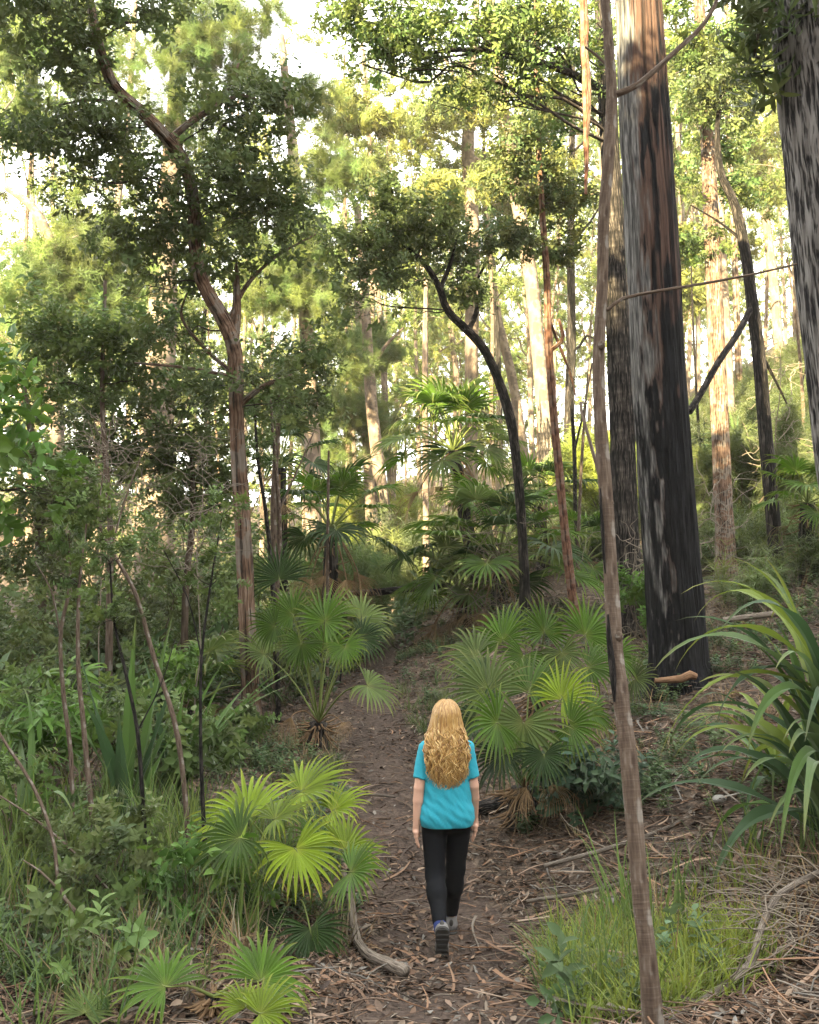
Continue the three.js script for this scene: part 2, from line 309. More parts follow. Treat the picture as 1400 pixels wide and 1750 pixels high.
{
  const nx = 250, nz = 290, pos = [], uv = [], idx = [];
  for (let j = 0; j <= nz; j++) for (let i = 0; i <= nx; i++) {
    const u = i / nx * 2 - 1, v = j / nz, x = 9 * u + 190 * Math.pow(u, 5) * 1, z = v < 0.2 ? mix(200, 4, Math.pow(v / 0.2, 0.45)) : -((v - 0.2) / 0.8 * 22 - 4 + 260 * Math.pow((v - 0.2) / 0.8, 5));
    pos.push(x, groundY(x, z), z); uv.push(x / 1.6, z / 1.6);
  }
  for (let j = 0; j < nz; j++) for (let i = 0; i < nx; i++) { const a = j * (nx + 1) + i; idx.push(a, a + 1, a + nx + 1, a + 1, a + nx + 2, a + nx + 1); }
  const g = new THREE.BufferGeometry(); g.setAttribute('position', new THREE.Float32BufferAttribute(pos, 3)); g.setAttribute('uv', new THREE.Float32BufferAttribute(uv, 2)); g.setIndex(idx); g.computeVertexNormals();
  if (g.attributes.normal.getY(0) < 0) { for (let i = 0; i < idx.length; i += 3) [idx[i], idx[i + 1]] = [idx[i + 1], idx[i]]; g.setIndex(idx); g.computeVertexNormals(); }
  struct('ground', g, groundMat);
}
{                                                                          // the trodden earth of the track, a sheet that follows the ground
  const g = new Geo(), uv = [], n = 160, m = 14;
  for (let k = 0; k <= n; k++) {
    const z = -3 - 25 * Math.pow(k / n, 1.3), h = pathHalf(z);
    for (let j = 0; j <= m; j++) { const t = j / m * 2 - 1, rag = (fbm3(z * 3, t > 0 ? 1 : 8, 0, 3) - 0.5) * 0.4, x = pathX(z) + t * (h + rag), edge = Math.pow(Math.abs(t), 4); g.v(new V3(x, groundY(x, z) + mix(0.014, -0.01, edge), z)); uv.push(x / 1.4, z / 1.4); }
  }
  for (let k = 0; k < n; k++) for (let j = 0; j < m; j++) { const a = k * (m + 1) + j; g.quad(a, a + 1, a + m + 2, a + m + 1); }
  const b = g.done(); b.setAttribute('uv', new THREE.Float32BufferAttribute(uv, 2)); struct('dirt_path', b, pathMat);
}
console.log('ground');

// ---------------------------------------------------------------- trees near the path
// rows: [px, py, depth, width in pixels]; the first row stands on the ground
function fromRows(rows) {
  const pts = rows.map(([x, y, d]) => at(x, y, d)), rad = rows.map(([, , d, w]) => w * d / FOCAL / 2);
  return { pts, rad };
}
function blob(px, py, d, r, sy = 0.8, sz = 1) { const R = r * d / FOCAL; return { c: at(px, py, d), r: new V3(R, R * sy, R * sz) }; }
function nearest(pts, p) { let best = pts[0], bd = 1e9; for (let i = 0; i < pts.length - 1; i++) for (let t = 0; t < 1; t += 0.1) { const q = pts[i].clone().lerp(pts[i + 1], t), d = q.distanceTo(p) + Math.max(0, q.y - p.y) * 0.8; if (d < bd) { bd = d; best = q; } } return best; }
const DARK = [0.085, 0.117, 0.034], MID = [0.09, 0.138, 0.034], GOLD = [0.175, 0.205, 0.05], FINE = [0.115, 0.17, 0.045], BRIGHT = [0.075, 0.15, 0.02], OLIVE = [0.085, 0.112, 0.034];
function tree({ name = 'tree', label, category = 'tree', group, rows, mat, ridge = 0, radial = 14, tile = 0.7, uv, root = 1.25, branches = [], crown, seed = 1, leafSet = 'broad', leafMt = white, color = DARK, count = 900, opts = {}, twigs = 2, twigMt = darkTwig, freq, lump }) {
  const { pts, rad } = fromRows(rows), base = pts[0].clone(); base.y = groundY(base.x, base.z);
  const t = thing(name, label, category, base, group), down = base.clone(); down.y -= 0.15;
  const P = [down, ...(pts[0].y > base.y + 0.25 ? [base.clone().add(new V3(0, 0.2, 0))] : []), ...(pts[0].y > base.y + 0.05 ? pts : pts.slice(1))], R = [rad[0] * root, ...(pts[0].y > base.y + 0.25 ? [rad[0] * 1.05] : []), ...(pts[0].y > base.y + 0.05 ? rad : rad.slice(1))];
  part(t, 'trunk', limb(P, R, { radial, ridge, seed, tile, uv, freq, lump }), mat, base);
  branches.forEach((b, i) => { const q = fromRows(b); part(t, 'branch', limb(q.pts, q.rad, { radial: 8, seed: seed + i, tile: 0.4, ridge: ridge * 0.2 }), mat, base); });
  if (crown) {
    const r = rng(seed + 77);
    crown.forEach((b, i) => {                                              // limbs that carry each clump, and twigs inside it
      const a = nearest(P, b.c), L = a.distanceTo(b.c), wr = clamp(0.0045 * L + 0.005, 0.007, 0.028);
      const lp = wiry(a, b.c, 0.06, seed * 13 + i, 5, 0.07); part(t, 'branch', limb(lp, [wr * 1.3, wr * 1.1, wr, wr * 0.8, wr * 0.6, wr * 0.35], { radial: 5, steps: 14 }), twigMt, base);
      const tg = [];
      for (let k = 0; k < twigs * 2; k++) { const s = lp[2 + (k % 3)], e = b.c.clone().add(new V3((r() - 0.5) * 1.7 * b.r.x, (r() - 0.4) * 1.6 * b.r.y, (r() - 0.5) * 1.6 * b.r.z)); tg.push(limb(wiry(s, e, 0.05, seed * 7 + i * 9 + k, 4, 0.09), [wr * 0.55, wr * 0.45, wr * 0.35, wr * 0.3, wr * 0.2], { radial: 4, steps: 9 })); }
      if (tg.length) part(t, 'twigs', mergeGeometries(tg), twigMt, base).userData.kind = 'stuff';
    });
    foliage(t, 'crown', base, crown, Math.round(count / 2), SPRAY[leafSet][0], leafMt, color, { seed, ...opts });
    foliage(t, 'crown', base, crown, Math.round(count / 2), SPRAY[leafSet][1], leafMt, color, { seed: seed + 1, ...opts });
  }
  return t;
}
tree({ name: 'twisted_tree', label: 'crooked reddish-brown tree left of the path with dark leafy crown', rows: [[430, 1265, 11.5, 32.8], [428, 1180, 11.5, 30.3], [420, 1000, 11.4, 27.9], [412, 850, 11.3, 27.1], [404, 700, 11.2, 25.4], [401, 600, 11.1, 25.4], [385, 553, 11, 25.4], [345, 480, 10.9, 23.0], [333, 420, 10.8, 21.3], [331, 350, 10.7, 21.3], [318, 285, 10.6, 21.3], [288, 240, 10.4, 21.3], [240, 190, 10.2, 20.5], [196, 148, 10, 18.9], [172, 90, 9.9, 17.2], [157, 20, 9.8, 15.6], [140, -120, 9.6, 12.3]],
  mat: barkStringy, ridge: 0.014, radial: 36, tile: 0.55, seed: 5, freq: 2.4,
  branches: [[[398, 600, 11.1, 20], [404, 540, 11.1, 17], [405, 490, 11.1, 12], [404, 450, 11.1, 4]], [[292, 236, 10.4, 13], [330, 205, 10.5, 12], [370, 180, 10.6, 10], [395, 140, 10.7, 8], [415, 95, 10.8, 5]], [[372, 178, 10.6, 8], [410, 163, 10.6, 6], [440, 170, 10.6, 4]], [[388, 556, 11, 10], [420, 490, 11.2, 8], [470, 440, 11.4, 5], [540, 400, 11.5, 3]], [[400, 640, 11.2, 8], [345, 590, 11.3, 6], [310, 540, 11.3, 5], [320, 500, 11.3, 3]], [[400, 645, 11.1, 8], [330, 630, 10.9, 6], [230, 620, 10.8, 3]], [[412, 690, 11.2, 12], [450, 660, 11.2, 9], [500, 640, 11.3, 4]], [[205, 180, 10.1, 8], [160, 170, 10, 6], [100, 180, 9.9, 3]]],
  crown: [blob(60, 20, 9.4, 95), blob(150, 60, 9.6, 90), blob(90, 130, 9.8, 90), blob(60, 235, 10, 75), blob(150, 250, 10.2, 105), blob(110, 300, 10, 85), blob(230, 300, 10.4, 95), blob(190, 220, 9.8, 80), blob(260, 40, 9.6, 80), blob(320, 20, 9.8, 55), blob(390, 190, 10.6, 100), blob(470, 170, 10.8, 80), blob(440, 280, 10.8, 95), blob(390, 300, 10.4, 90), blob(290, 390, 10.8, 100), blob(220, 410, 10.8, 80), blob(420, 400, 11, 95), blob(490, 380, 11, 60), blob(470, 340, 11.1, 70), blob(330, 470, 11.2, 80), blob(250, 500, 11.2, 70), blob(470, 640, 11, 75), blob(500, 690, 11, 60), blob(370, 660, 11.2, 70), blob(300, 570, 11.4, 60)],
  count: 1700, color: DARK, opts: { size: 0.26, gap: 0.5, freq: 1.9 }, twigs: 2 });

tree({ name: 'burnt_tree', label: 'thick straight tree with blackened base and rust-brown upper trunk', rows: [[1162, 1180, 11, 104], [1160, 1130, 11, 98], [1152, 1000, 11, 94], [1141, 850, 10.95, 92], [1130, 700, 10.9, 91], [1119, 520, 10.85, 89], [1109, 330, 10.8, 86], [1100, 170, 10.75, 83], [1092, 0, 10.7, 78], [1080, -200, 10.6, 72]], mat: barkBurnt, uv: 'unit', ridge: 0.024, radial: 96, seed: 9, root: 1.35, freq: 5 });

tree({ name: 'grey_tree', label: 'grey flaky-barked trunk cut off by the right edge of the picture', rows: [[1512, 1130, 7, 150], [1482, 900, 7, 138], [1456, 700, 7, 132], [1429, 480, 7, 128], [1409, 300, 7, 125], [1391, 120, 7, 123], [1380, 0, 7, 122], [1366, -150, 7, 118]], mat: barkFlaky, ridge: 0.022, radial: 80, tile: 0.6, seed: 21, freq: 4.5 });

tree({ name: 'sapling_tree', label: 'slender smooth brown sapling in the right foreground, nearest to the viewer', rows: [[1122, 1790, 4, 33.1], [1108, 1650, 4.05, 30.2], [1092, 1500, 4.15, 29.5], [1075, 1300, 4.3, 28.8], [1060, 1180, 4.4, 25.9], [1050, 1090, 4.5, 25.9], [1044, 980, 4.6, 23.8], [1036, 850, 4.7, 23.0], [1026, 720, 4.8, 22.3], [1023, 610, 4.9, 19.4], [1030, 480, 5, 19.4], [1031, 370, 5.05, 19.4], [1040, 270, 5.1, 19.4], [1046, 170, 5.2, 19.4], [1040, 80, 5.25, 15.8], [1034, 0, 5.3, 14.4], [1026, -120, 5.4, 13.0]],
  mat: barkSapling, ridge: 0.0025, radial: 30, tile: 0.35, seed: 33, root: 1.25, freq: 1.6, lump: 0.1,
  branches: [[[1050, 162, 5.2, 13], [1085, 148, 5.2, 10.5], [1125, 115, 5.25, 9.5], [1165, 78, 5.3, 8.5], [1200, 45, 5.35, 7.5], [1226, 0, 5.4, 6.5], [1240, -60, 5.45, 5]], [[1038, 530, 4.95, 7], [1060, 512, 4.95, 6], [1110, 500, 5, 5.5], [1200, 485, 5.05, 5], [1290, 468, 5.1, 4], [1362, 451, 5.15, 3]], [[1036, 850, 4.7, 8], [1010, 760, 4.9, 6], [992, 690, 5.1, 5], [1003, 690, 5.2, 3]], [[1046, 120, 5.22, 6], [1020, 95, 5.3, 5], [1000, 80, 5.3, 3]]] });

tree({ name: 'dark_tree', label: 'dark fissured trunk just left of the thick burnt tree', rows: [[1080, 1095, 14, 48], [1078, 1050, 14, 44], [1072, 930, 14, 42], [1066, 800, 14, 42], [1062, 680, 14, 41], [1056, 560, 14, 38], [1052, 450, 14, 34], [1048, 350, 14, 32], [1040, 200, 14, 30], [1030, 0, 14, 28], [1022, -120, 14, 24]], mat: barkDark, ridge: 0.02, radial: 34, tile: 0.55, seed: 41, freq: 2.6,
  branches: [[[1045, 160, 14, 12], [1000, 136, 13.6, 13], [940, 112, 13.2, 12], [880, 98, 12.8, 11], [820, 86, 12.5, 9], [770, 86, 12.2, 8], [715, 95, 12, 5]]],
  crown: [blob(600, 20, 12, 75), blob(670, 60, 12, 90), blob(760, 40, 12.2, 95), blob(700, 120, 12, 70), blob(850, 60, 12.5, 85), blob(790, 140, 12.4, 70), blob(900, 140, 13, 65), blob(930, 40, 13, 80), blob(985, 110, 13.4, 60), blob(620, 110, 12, 60), blob(960, 230, 13.8, 50), blob(1010, 30, 13.4, 60)], count: 950, color: MID, opts: { size: 0.27, gap: 0.5, freq: 1.8, warm: 0.2 }, seed: 43 });

tree({ name: 'leaning_tree', label: 'thin black tree curving over to the left above the middle palms', rows: [[900, 1078, 15.3, 20.0], [897, 1000, 15.3, 17.6], [892, 900, 15.3, 16.0], [884, 800, 15.2, 16.0], [873, 720, 15.1, 16.0], [852, 650, 15, 16.0], [826, 595, 14.8, 15.2], [796, 562, 14.6, 14.4], [765, 530, 14.4, 12.8], [750, 490, 14.3, 11.2], [725, 450, 14.2, 9.6], [690, 420, 14, 7.2]], mat: barkDark, ridge: 0.008, radial: 20, tile: 0.4, seed: 51, freq: 2,
  branches: [[[800, 566, 14.6, 10], [815, 530, 14.8, 8], [812, 490, 15, 6], [830, 450, 15, 4]], [[752, 495, 14.3, 9], [770, 450, 14.4, 7], [780, 410, 14.5, 4]]],
  crown: [blob(690, 400, 14, 75), blob(620, 420, 13.8, 65), blob(745, 385, 14.3, 60), blob(575, 460, 13.8, 55), blob(600, 530, 13.8, 60), blob(660, 480, 14, 70), blob(690, 540, 14, 50), blob(780, 440, 14.6, 60), blob(800, 510, 14.8, 45), blob(650, 340, 14, 55), blob(560, 390, 13.8, 40)], count: 900, color: DARK, opts: { size: 0.27, gap: 0.5, freq: 1.8 } });

tree({ name: 'reddish_tree', label: 'thin red-brown tree leaning left beside the leaning black tree', rows: [[990, 1088, 15, 17.8], [980, 1030, 15, 16.1], [968, 930, 15, 15.3], [957, 820, 15, 14.4], [946, 700, 15, 13.6], [938, 590, 15, 13.6], [935, 480, 15, 11.9], [928, 380, 15, 10.5], [922, 280, 15, 9.8], [917, 120, 15, 8.5], [914, -60, 15, 7]], mat: std({ map: barkStringy.map, bumpMap: barkStringy.bumpMap, bumpScale: 0.01, color: new THREE.Color().setRGB(0.8, 0.62, 0.56) }), ridge: 0.006, radial: 18, tile: 0.4, seed: 61, freq: 2,
  branches: [[[938, 600, 15, 9], [962, 580, 14.9, 7], [955, 545, 14.9, 5]], [[936, 540, 15, 6], [975, 640, 15.4, 4], [985, 680, 15.4, 2]]],
  crown: [blob(905, 250, 15, 65), blob(880, 320, 15, 60), blob(935, 330, 15.4, 60), blob(900, 410, 15, 55), blob(960, 420, 15.3, 45), blob(860, 410, 14.8, 40), blob(950, 200, 15, 50), blob(985, 350, 15, 40)], count: 820, color: OLIVE, opts: { size: 0.28, gap: 0.52, freq: 1.8, warm: 0.25 } });

tree({ name: 'brown_tree', label: 'straight rough brown trunk on the slope right of the burnt tree', rows: [[1242, 992, 17, 34], [1238, 900, 17, 31], [1232, 760, 17, 30], [1225, 600, 17, 29], [1219, 450, 17, 27], [1213, 320, 17, 25], [1206, 200, 17, 22], [1198, 60, 17, 20], [1190, -60, 17, 16]], mat: barkStringy, ridge: 0.012, radial: 26, tile: 0.5, seed: 71, freq: 2.2,
  crown: [blob(1180, 90, 16.6, 55), blob(1230, 60, 17, 60), blob(1260, 150, 17, 60), blob(1185, 200, 16.6, 50), blob(1240, 240, 17.4, 50), blob(1290, 60, 17, 55), blob(1180, 320, 16.8, 45), blob(1195, 420, 17, 45), blob(1265, 330, 17.4, 35), blob(1160, 20, 16.4, 45)], count: 900, color: MID, opts: { size: 0.3, gap: 0.52, freq: 1.8, warm: 0.25 } });

tree({ name: 'crooked_tree', label: 'thin blackened crooked trunk on the slope near the right edge', rows: [[1334, 1035, 15, 27], [1328, 960, 15, 25], [1318, 850, 15, 24], [1308, 740, 15, 23], [1298, 620, 15, 22], [1286, 520, 15, 20], [1272, 420, 15, 18], [1256, 350, 15, 16], [1232, 295, 15, 13], [1226, 220, 15, 9], [1235, 150, 15, 6]], mat: barkDark, ridge: 0.01, radial: 22, tile: 0.5, seed: 81, freq: 2.2,
  branches: [[[1284, 525, 15, 10], [1262, 568, 14.6, 11], [1226, 622, 14.2, 11], [1198, 672, 14, 11], [1178, 704, 13.8, 12]], [[1298, 600, 15, 7], [1320, 640, 15.2, 5], [1345, 690, 15.4, 3]], [[1268, 410, 15, 6], [1230, 380, 15, 4], [1180, 350, 15, 2]]],
  crown: [blob(1240, 130, 15, 45), blob(1210, 170, 15, 40), blob(1265, 190, 15, 35)], count: 200, color: OLIVE, opts: { size: 0.28 } });

tree({ name: 'overhanging_tree', label: 'narrow-leaved branch tips hanging into the top right corner beside the grey trunk', category: 'tree', rows: [[1560, 1200, 7.8, 60], [1540, 700, 7.6, 52], [1500, 300, 7.4, 44], [1440, 60, 7.2, 30], [1380, -60, 7, 22], [1330, -20, 7, 14], [1300, 40, 6.9, 8], [1290, 90, 6.8, 4]], mat: barkSapling, radial: 12, tile: 0.4, seed: 95,
  crown: [blob(1290, 60, 6.9, 50), blob(1310, 130, 6.9, 45), blob(1280, 20, 6.8, 60), blob(1340, 30, 7, 60)], leafSet: 'lance', count: 36, color: [0.08, 0.11, 0.035], opts: { size: 0.34, hang: 0.8, gap: 0.3 } });

// the long healed split and the knots on the foreground sapling
{
  const o = scene.getObjectByName('sapling_tree');
  for (const rows of [[[1039, 1050, 4.47, 4], [1041, 1090, 4.44, 11], [1045, 1130, 4.41, 12], [1048, 1165, 4.38, 10], [1050, 1200, 4.36, 3]], [[1026, 835, 4.68, 3], [1028, 880, 4.64, 7], [1031, 930, 4.6, 6], [1034, 980, 4.57, 2]]]) { const q = fromRows(rows); part(o, 'scar', limb(q.pts, q.rad, { radial: 10, ridge: 0.004, seed: 3, tile: 0.2 }), barkDark, o.position); }
  for (const [x, y, d, w] of [[1058, 1088, 4.47, 14], [1044, 860, 4.68, 11], [1028, 590, 4.88, 13]]) { const g = new THREE.IcosahedronGeometry(w * d / FOCAL / 2, 3), c = at(x, y, d); g.scale(1, 1.3, 1); g.translate(c.x, c.y, c.z); part(o, 'knot', g, barkSapling, o.position); }
}
// loose strip of bark hanging from the canopy
{
  const a = fromRows([[996, -90, 12.5, 14], [998, 60, 12.5, 15], [1000, 140, 12.5, 13], [1002, 240, 12.5, 9], [1001, 332, 12.5, 5]]), base = a.pts[4].clone();
  const t = thing('bark_strip', 'long reddish strip of shed bark hanging from the canopy beside the sapling', 'bark', base);
  part(t, 'strip', limb(a.pts, a.rad, { radial: 6, lump: 0.3, ridge: 0.01, tile: 0.4 }), std({ map: barkStringy.map, color: new THREE.Color().setRGB(1, 0.7, 0.6) }), base);
  const b = fromRows([[1000, 60, 12.4, 6], [1008, 150, 12.4, 6], [1006, 230, 12.4, 3]]); part(t, 'strip', limb(b.pts, b.rad, { radial: 5, lump: 0.3, tile: 0.4 }), barkStringy, base);
}

// ---------------------------------------------------------------- trees behind, on the left: dark understorey and feathery trees
const LEFT = [
  ['understorey_tree', 'bushy dark tree filling the left edge at eye level', [[60, 1200, 14, 20], [70, 1000, 14, 18], [60, 800, 13.8, 14], [40, 650, 13.6, 8]], [blob(40, 760, 13.5, 90), blob(120, 720, 13.5, 80), blob(60, 880, 13.5, 80), blob(20, 960, 13.3, 75), blob(130, 850, 13.8, 70), blob(110, 960, 14, 60)], DARK, 480],
  ['understorey_tree', 'dark small-leaved tree directly behind the crooked tree trunk on its left', [[315, 1180, 13.5, 13], [318, 1000, 13.4, 12], [330, 880, 13.3, 10], [325, 740, 13.2, 7]], [blob(320, 680, 13, 75), blob(260, 730, 13, 80), blob(340, 780, 13.2, 75), blob(230, 800, 13, 70), blob(300, 850, 13.2, 65), blob(380, 720, 13.4, 55), blob(370, 840, 13.4, 50), blob(190, 700, 13, 70), blob(170, 790, 13, 60)], DARK, 560],
  ['understorey_tree', 'leafy dark tree with open branches left of the twisted trunk, above the strap leaves', [[185, 1200, 12, 14], [188, 1000, 12, 12], [188, 880, 12, 10], [175, 700, 12, 8], [180, 480, 12.2, 6]], [blob(130, 600, 12, 75), blob(210, 590, 12, 70), blob(80, 560, 12, 65), blob(180, 660, 12.2, 70), blob(60, 660, 12, 65), blob(250, 650, 12.2, 55), blob(270, 560, 12.4, 50)], MID, 380],
  ['understorey_tree', 'small dark tree with drooping foliage behind the fan palm', [[478, 1230, 14.5, 14], [470, 1000, 14.5, 12], [468, 850, 14.5, 11], [476, 700, 14.5, 8], [470, 600, 14.6, 5]], [blob(500, 640, 14.5, 60), blob(540, 620, 14.6, 55), blob(480, 700, 14.6, 50), blob(545, 700, 14.8, 45), blob(430, 760, 14.6, 45)], DARK, 240],
];
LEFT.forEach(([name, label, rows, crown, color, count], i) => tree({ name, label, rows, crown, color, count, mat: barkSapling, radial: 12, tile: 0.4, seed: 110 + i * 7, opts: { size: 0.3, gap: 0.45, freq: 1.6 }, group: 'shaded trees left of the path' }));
tree({ name: 'bright_shrub_tree', label: 'fresh green large-leaved branches entering at the left edge', rows: [[-120, 1500, 6.4, 40], [-110, 1100, 6.4, 34], [-80, 860, 6.4, 20], [-20, 740, 6.4, 10]], crown: [blob(-10, 700, 6.4, 70), blob(25, 780, 6.4, 60), blob(-20, 860, 6.4, 70), blob(30, 660, 6.5, 45), blob(90, 840, 6.6, 40)], leafSet: 'big', count: 36, color: BRIGHT, mat: barkSapling, seed: 150, opts: { size: 0.3, gap: 0.35, shell: 0.7 } });
[
  ['feathery_tree', 'tall soft-leaved green tree at the far left with pale bent limbs', [[110, 1120, 22, 40], [100, 900, 22, 36], [92, 650, 22, 30], [100, 480, 22, 24], [60, 360, 22, 16], [10, 320, 22, 10]], [blob(120, 440, 22, 95), blob(60, 500, 22, 80), blob(180, 400, 22, 80), blob(150, 540, 22, 90), blob(70, 600, 22, 80), blob(210, 480, 22, 60), blob(40, 200, 23, 70), blob(30, 90, 23, 70)]],
  ['feathery_tree', 'soft green tree rising behind the twisted tree crown, top left', [[262, 1090, 26, 60], [268, 800, 26, 56], [276, 560, 26, 50], [285, 380, 26, 40], [300, 200, 26, 30], [310, 0, 26, 22]], [blob(280, 110, 25, 90), blob(340, 60, 25, 80), blob(240, 180, 25, 70), blob(390, 120, 26, 80), blob(330, 240, 26, 70), blob(420, 40, 26, 70), blob(160, 120, 26, 80), blob(130, 30, 26, 70)]],
  ['feathery_tree', 'soft green tree behind the middle of the left canopy', [[530, 1060, 28, 30], [535, 800, 28, 28], [520, 500, 28, 24], [500, 250, 28, 18], [480, 60, 28, 12]], [blob(560, 300, 27, 70), blob(520, 430, 27, 75), blob(470, 500, 27, 70), blob(560, 520, 27, 55), blob(600, 620, 28, 50), blob(540, 180, 28, 50), blob(420, 430, 28, 60)]],
  ['feathery_tree', 'soft-leaved tree with slim trunk low behind the fan palm', [[640, 1000, 33, 24], [632, 800, 33, 22], [622, 640, 33, 18], [610, 500, 33, 12]], [blob(600, 700, 32, 60), blob(640, 600, 32, 55), blob(560, 780, 32, 55), blob(650, 740, 33, 45), blob(520, 720, 32, 50)]],
].forEach(([name, label, rows, crown], i) => tree({ name, label, rows, crown, color: FINE, count: 720, leafSet: 'fine', leafMt: dullLeaf, mat: barkGum, radial: 14, tile: 0.8, seed: 170 + i * 5, opts: { size: 0.6, gap: 0.48, freq: 1.0, warm: 0.18 }, twigMt: paleTwig, group: 'feathery trees behind the left canopy' }));

// pale gums of the sunlit slope that can be told apart
const gumBurnt = barkDark;
[
  ['pale gum with forked limbs in the bright gap above the palms', [[806, 880, 35, 22.1], [806, 600, 35, 22.9], [808, 400, 35, 23.8], [800, 250, 35, 22.1], [806, 130, 35, 15.3], [815, 0, 35, 10.2]], [[[806, 270, 35, 11.9], [835, 285, 35, 11.0], [880, 300, 34, 7.6]], [[800, 260, 35, 10.2], [765, 240, 35, 6.8], [700, 225, 35, 3.4]], [[803, 200, 35, 7.6], [770, 120, 35, 5.1], [740, 60, 35, 3.4]]], [blob(740, 200, 34, 60), blob(690, 250, 34, 55), blob(790, 150, 35, 50), blob(760, 320, 36, 50), blob(700, 320, 35, 45)]],
  ['tall cream gum leaning left behind the reddish tree, scorched at its foot', [[940, 930, 28, 27.2], [934, 760, 28, 25.5], [922, 620, 28, 24.6], [908, 480, 28, 23.8], [886, 350, 28, 22.9], [866, 230, 28, 22.1], [852, 120, 28, 20.4], [838, 0, 28, 17.0]], [[[868, 250, 28, 8.5], [900, 180, 28, 6.0], [930, 90, 28, 3.4]]], [blob(870, 60, 28, 60), blob(830, 180, 28, 50), blob(920, 160, 28, 50), blob(840, 300, 29, 45), blob(940, 280, 28, 45)]],
  ['gum with blackened foot left of the tall middle palm', [[668, 952, 30, 25.5], [660, 900, 30, 23.8], [650, 820, 30, 22.1], [638, 720, 30, 20.4], [630, 620, 30, 18.7], [622, 480, 30, 15.3], [610, 350, 30, 11.9]], [[[630, 640, 30, 7.6], [660, 590, 30, 6.0], [690, 560, 30, 3.4]]], [blob(610, 280, 30, 60), blob(560, 240, 30, 55), blob(650, 220, 30, 50), blob(600, 180, 30, 50)]],
  ['very slim pinkish gum between the middle palms', [[729, 990, 24, 11.9], [728, 850, 24, 11.0], [727, 700, 24, 10.2], [727, 560, 24, 9.3], [728, 480, 24, 6.8]], [], [blob(720, 380, 26, 45), blob(750, 330, 26, 40)]],
  ['pale gum standing right of the reddish tree crown, far up the slope', [[1246, 680, 32, 18.7], [1240, 560, 32, 18.7], [1234, 450, 32, 17.0], [1228, 300, 32, 13.6]], [], [blob(1150, 420, 33, 50), blob(1180, 500, 33, 45), blob(1140, 300, 33, 50)]],
  ['pale forked gum high on the slope near the right edge', [[1332, 620, 40, 17.0], [1324, 500, 40, 16.1], [1312, 400, 40, 14.4], [1300, 280, 40, 11.0], [1290, 200, 40, 7.6]], [[[1310, 390, 40, 7.6], [1305, 300, 40, 6.0], [1308, 220, 40, 3.4]]], [blob(1290, 260, 40, 50), blob(1330, 330, 40, 45), blob(1320, 200, 40, 45), blob(1270, 420, 40, 35)]],
  ['bent pale gum behind the leaning black tree', [[908, 860, 38, 17.0], [890, 740, 38, 17.0], [874, 640, 38, 16.1], [850, 540, 38, 15.3], [838, 430, 38, 13.6], [828, 300, 38, 10.2]], [[[870, 620, 38, 7.6], [850, 580, 38, 6.8], [838, 540, 38, 3.4]]], [blob(830, 280, 38, 50), blob(790, 350, 38, 45), blob(860, 350, 38, 45)]],
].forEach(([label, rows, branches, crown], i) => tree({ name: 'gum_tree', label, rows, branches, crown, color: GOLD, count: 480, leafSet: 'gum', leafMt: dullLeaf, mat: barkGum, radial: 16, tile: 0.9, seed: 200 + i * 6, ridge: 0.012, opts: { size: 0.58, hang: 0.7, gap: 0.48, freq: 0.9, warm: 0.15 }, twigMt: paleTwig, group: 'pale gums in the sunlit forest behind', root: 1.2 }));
// blackened bark round the foot of the scorched ones
for (const [n, rows] of [['gum_tree_001', [[941, 965, 28, 31], [936, 830, 28, 28], [932, 740, 28, 26.3], [924, 640, 28, 21]]], ['gum_tree_002', [[671, 975, 30, 29], [662, 910, 30, 26.2], [655, 860, 30, 24.2], [648, 810, 30, 19]]]]) {
  const o = scene.getObjectByName(n), q = fromRows(rows); part(o, 'charred_foot', limb(q.pts, q.rad, { radial: 24, steps: 50, ridge: 0.03, tile: 0.6, seed: 12, freq: 2 }), barkDark, o.position);
}
console.log('near trees');

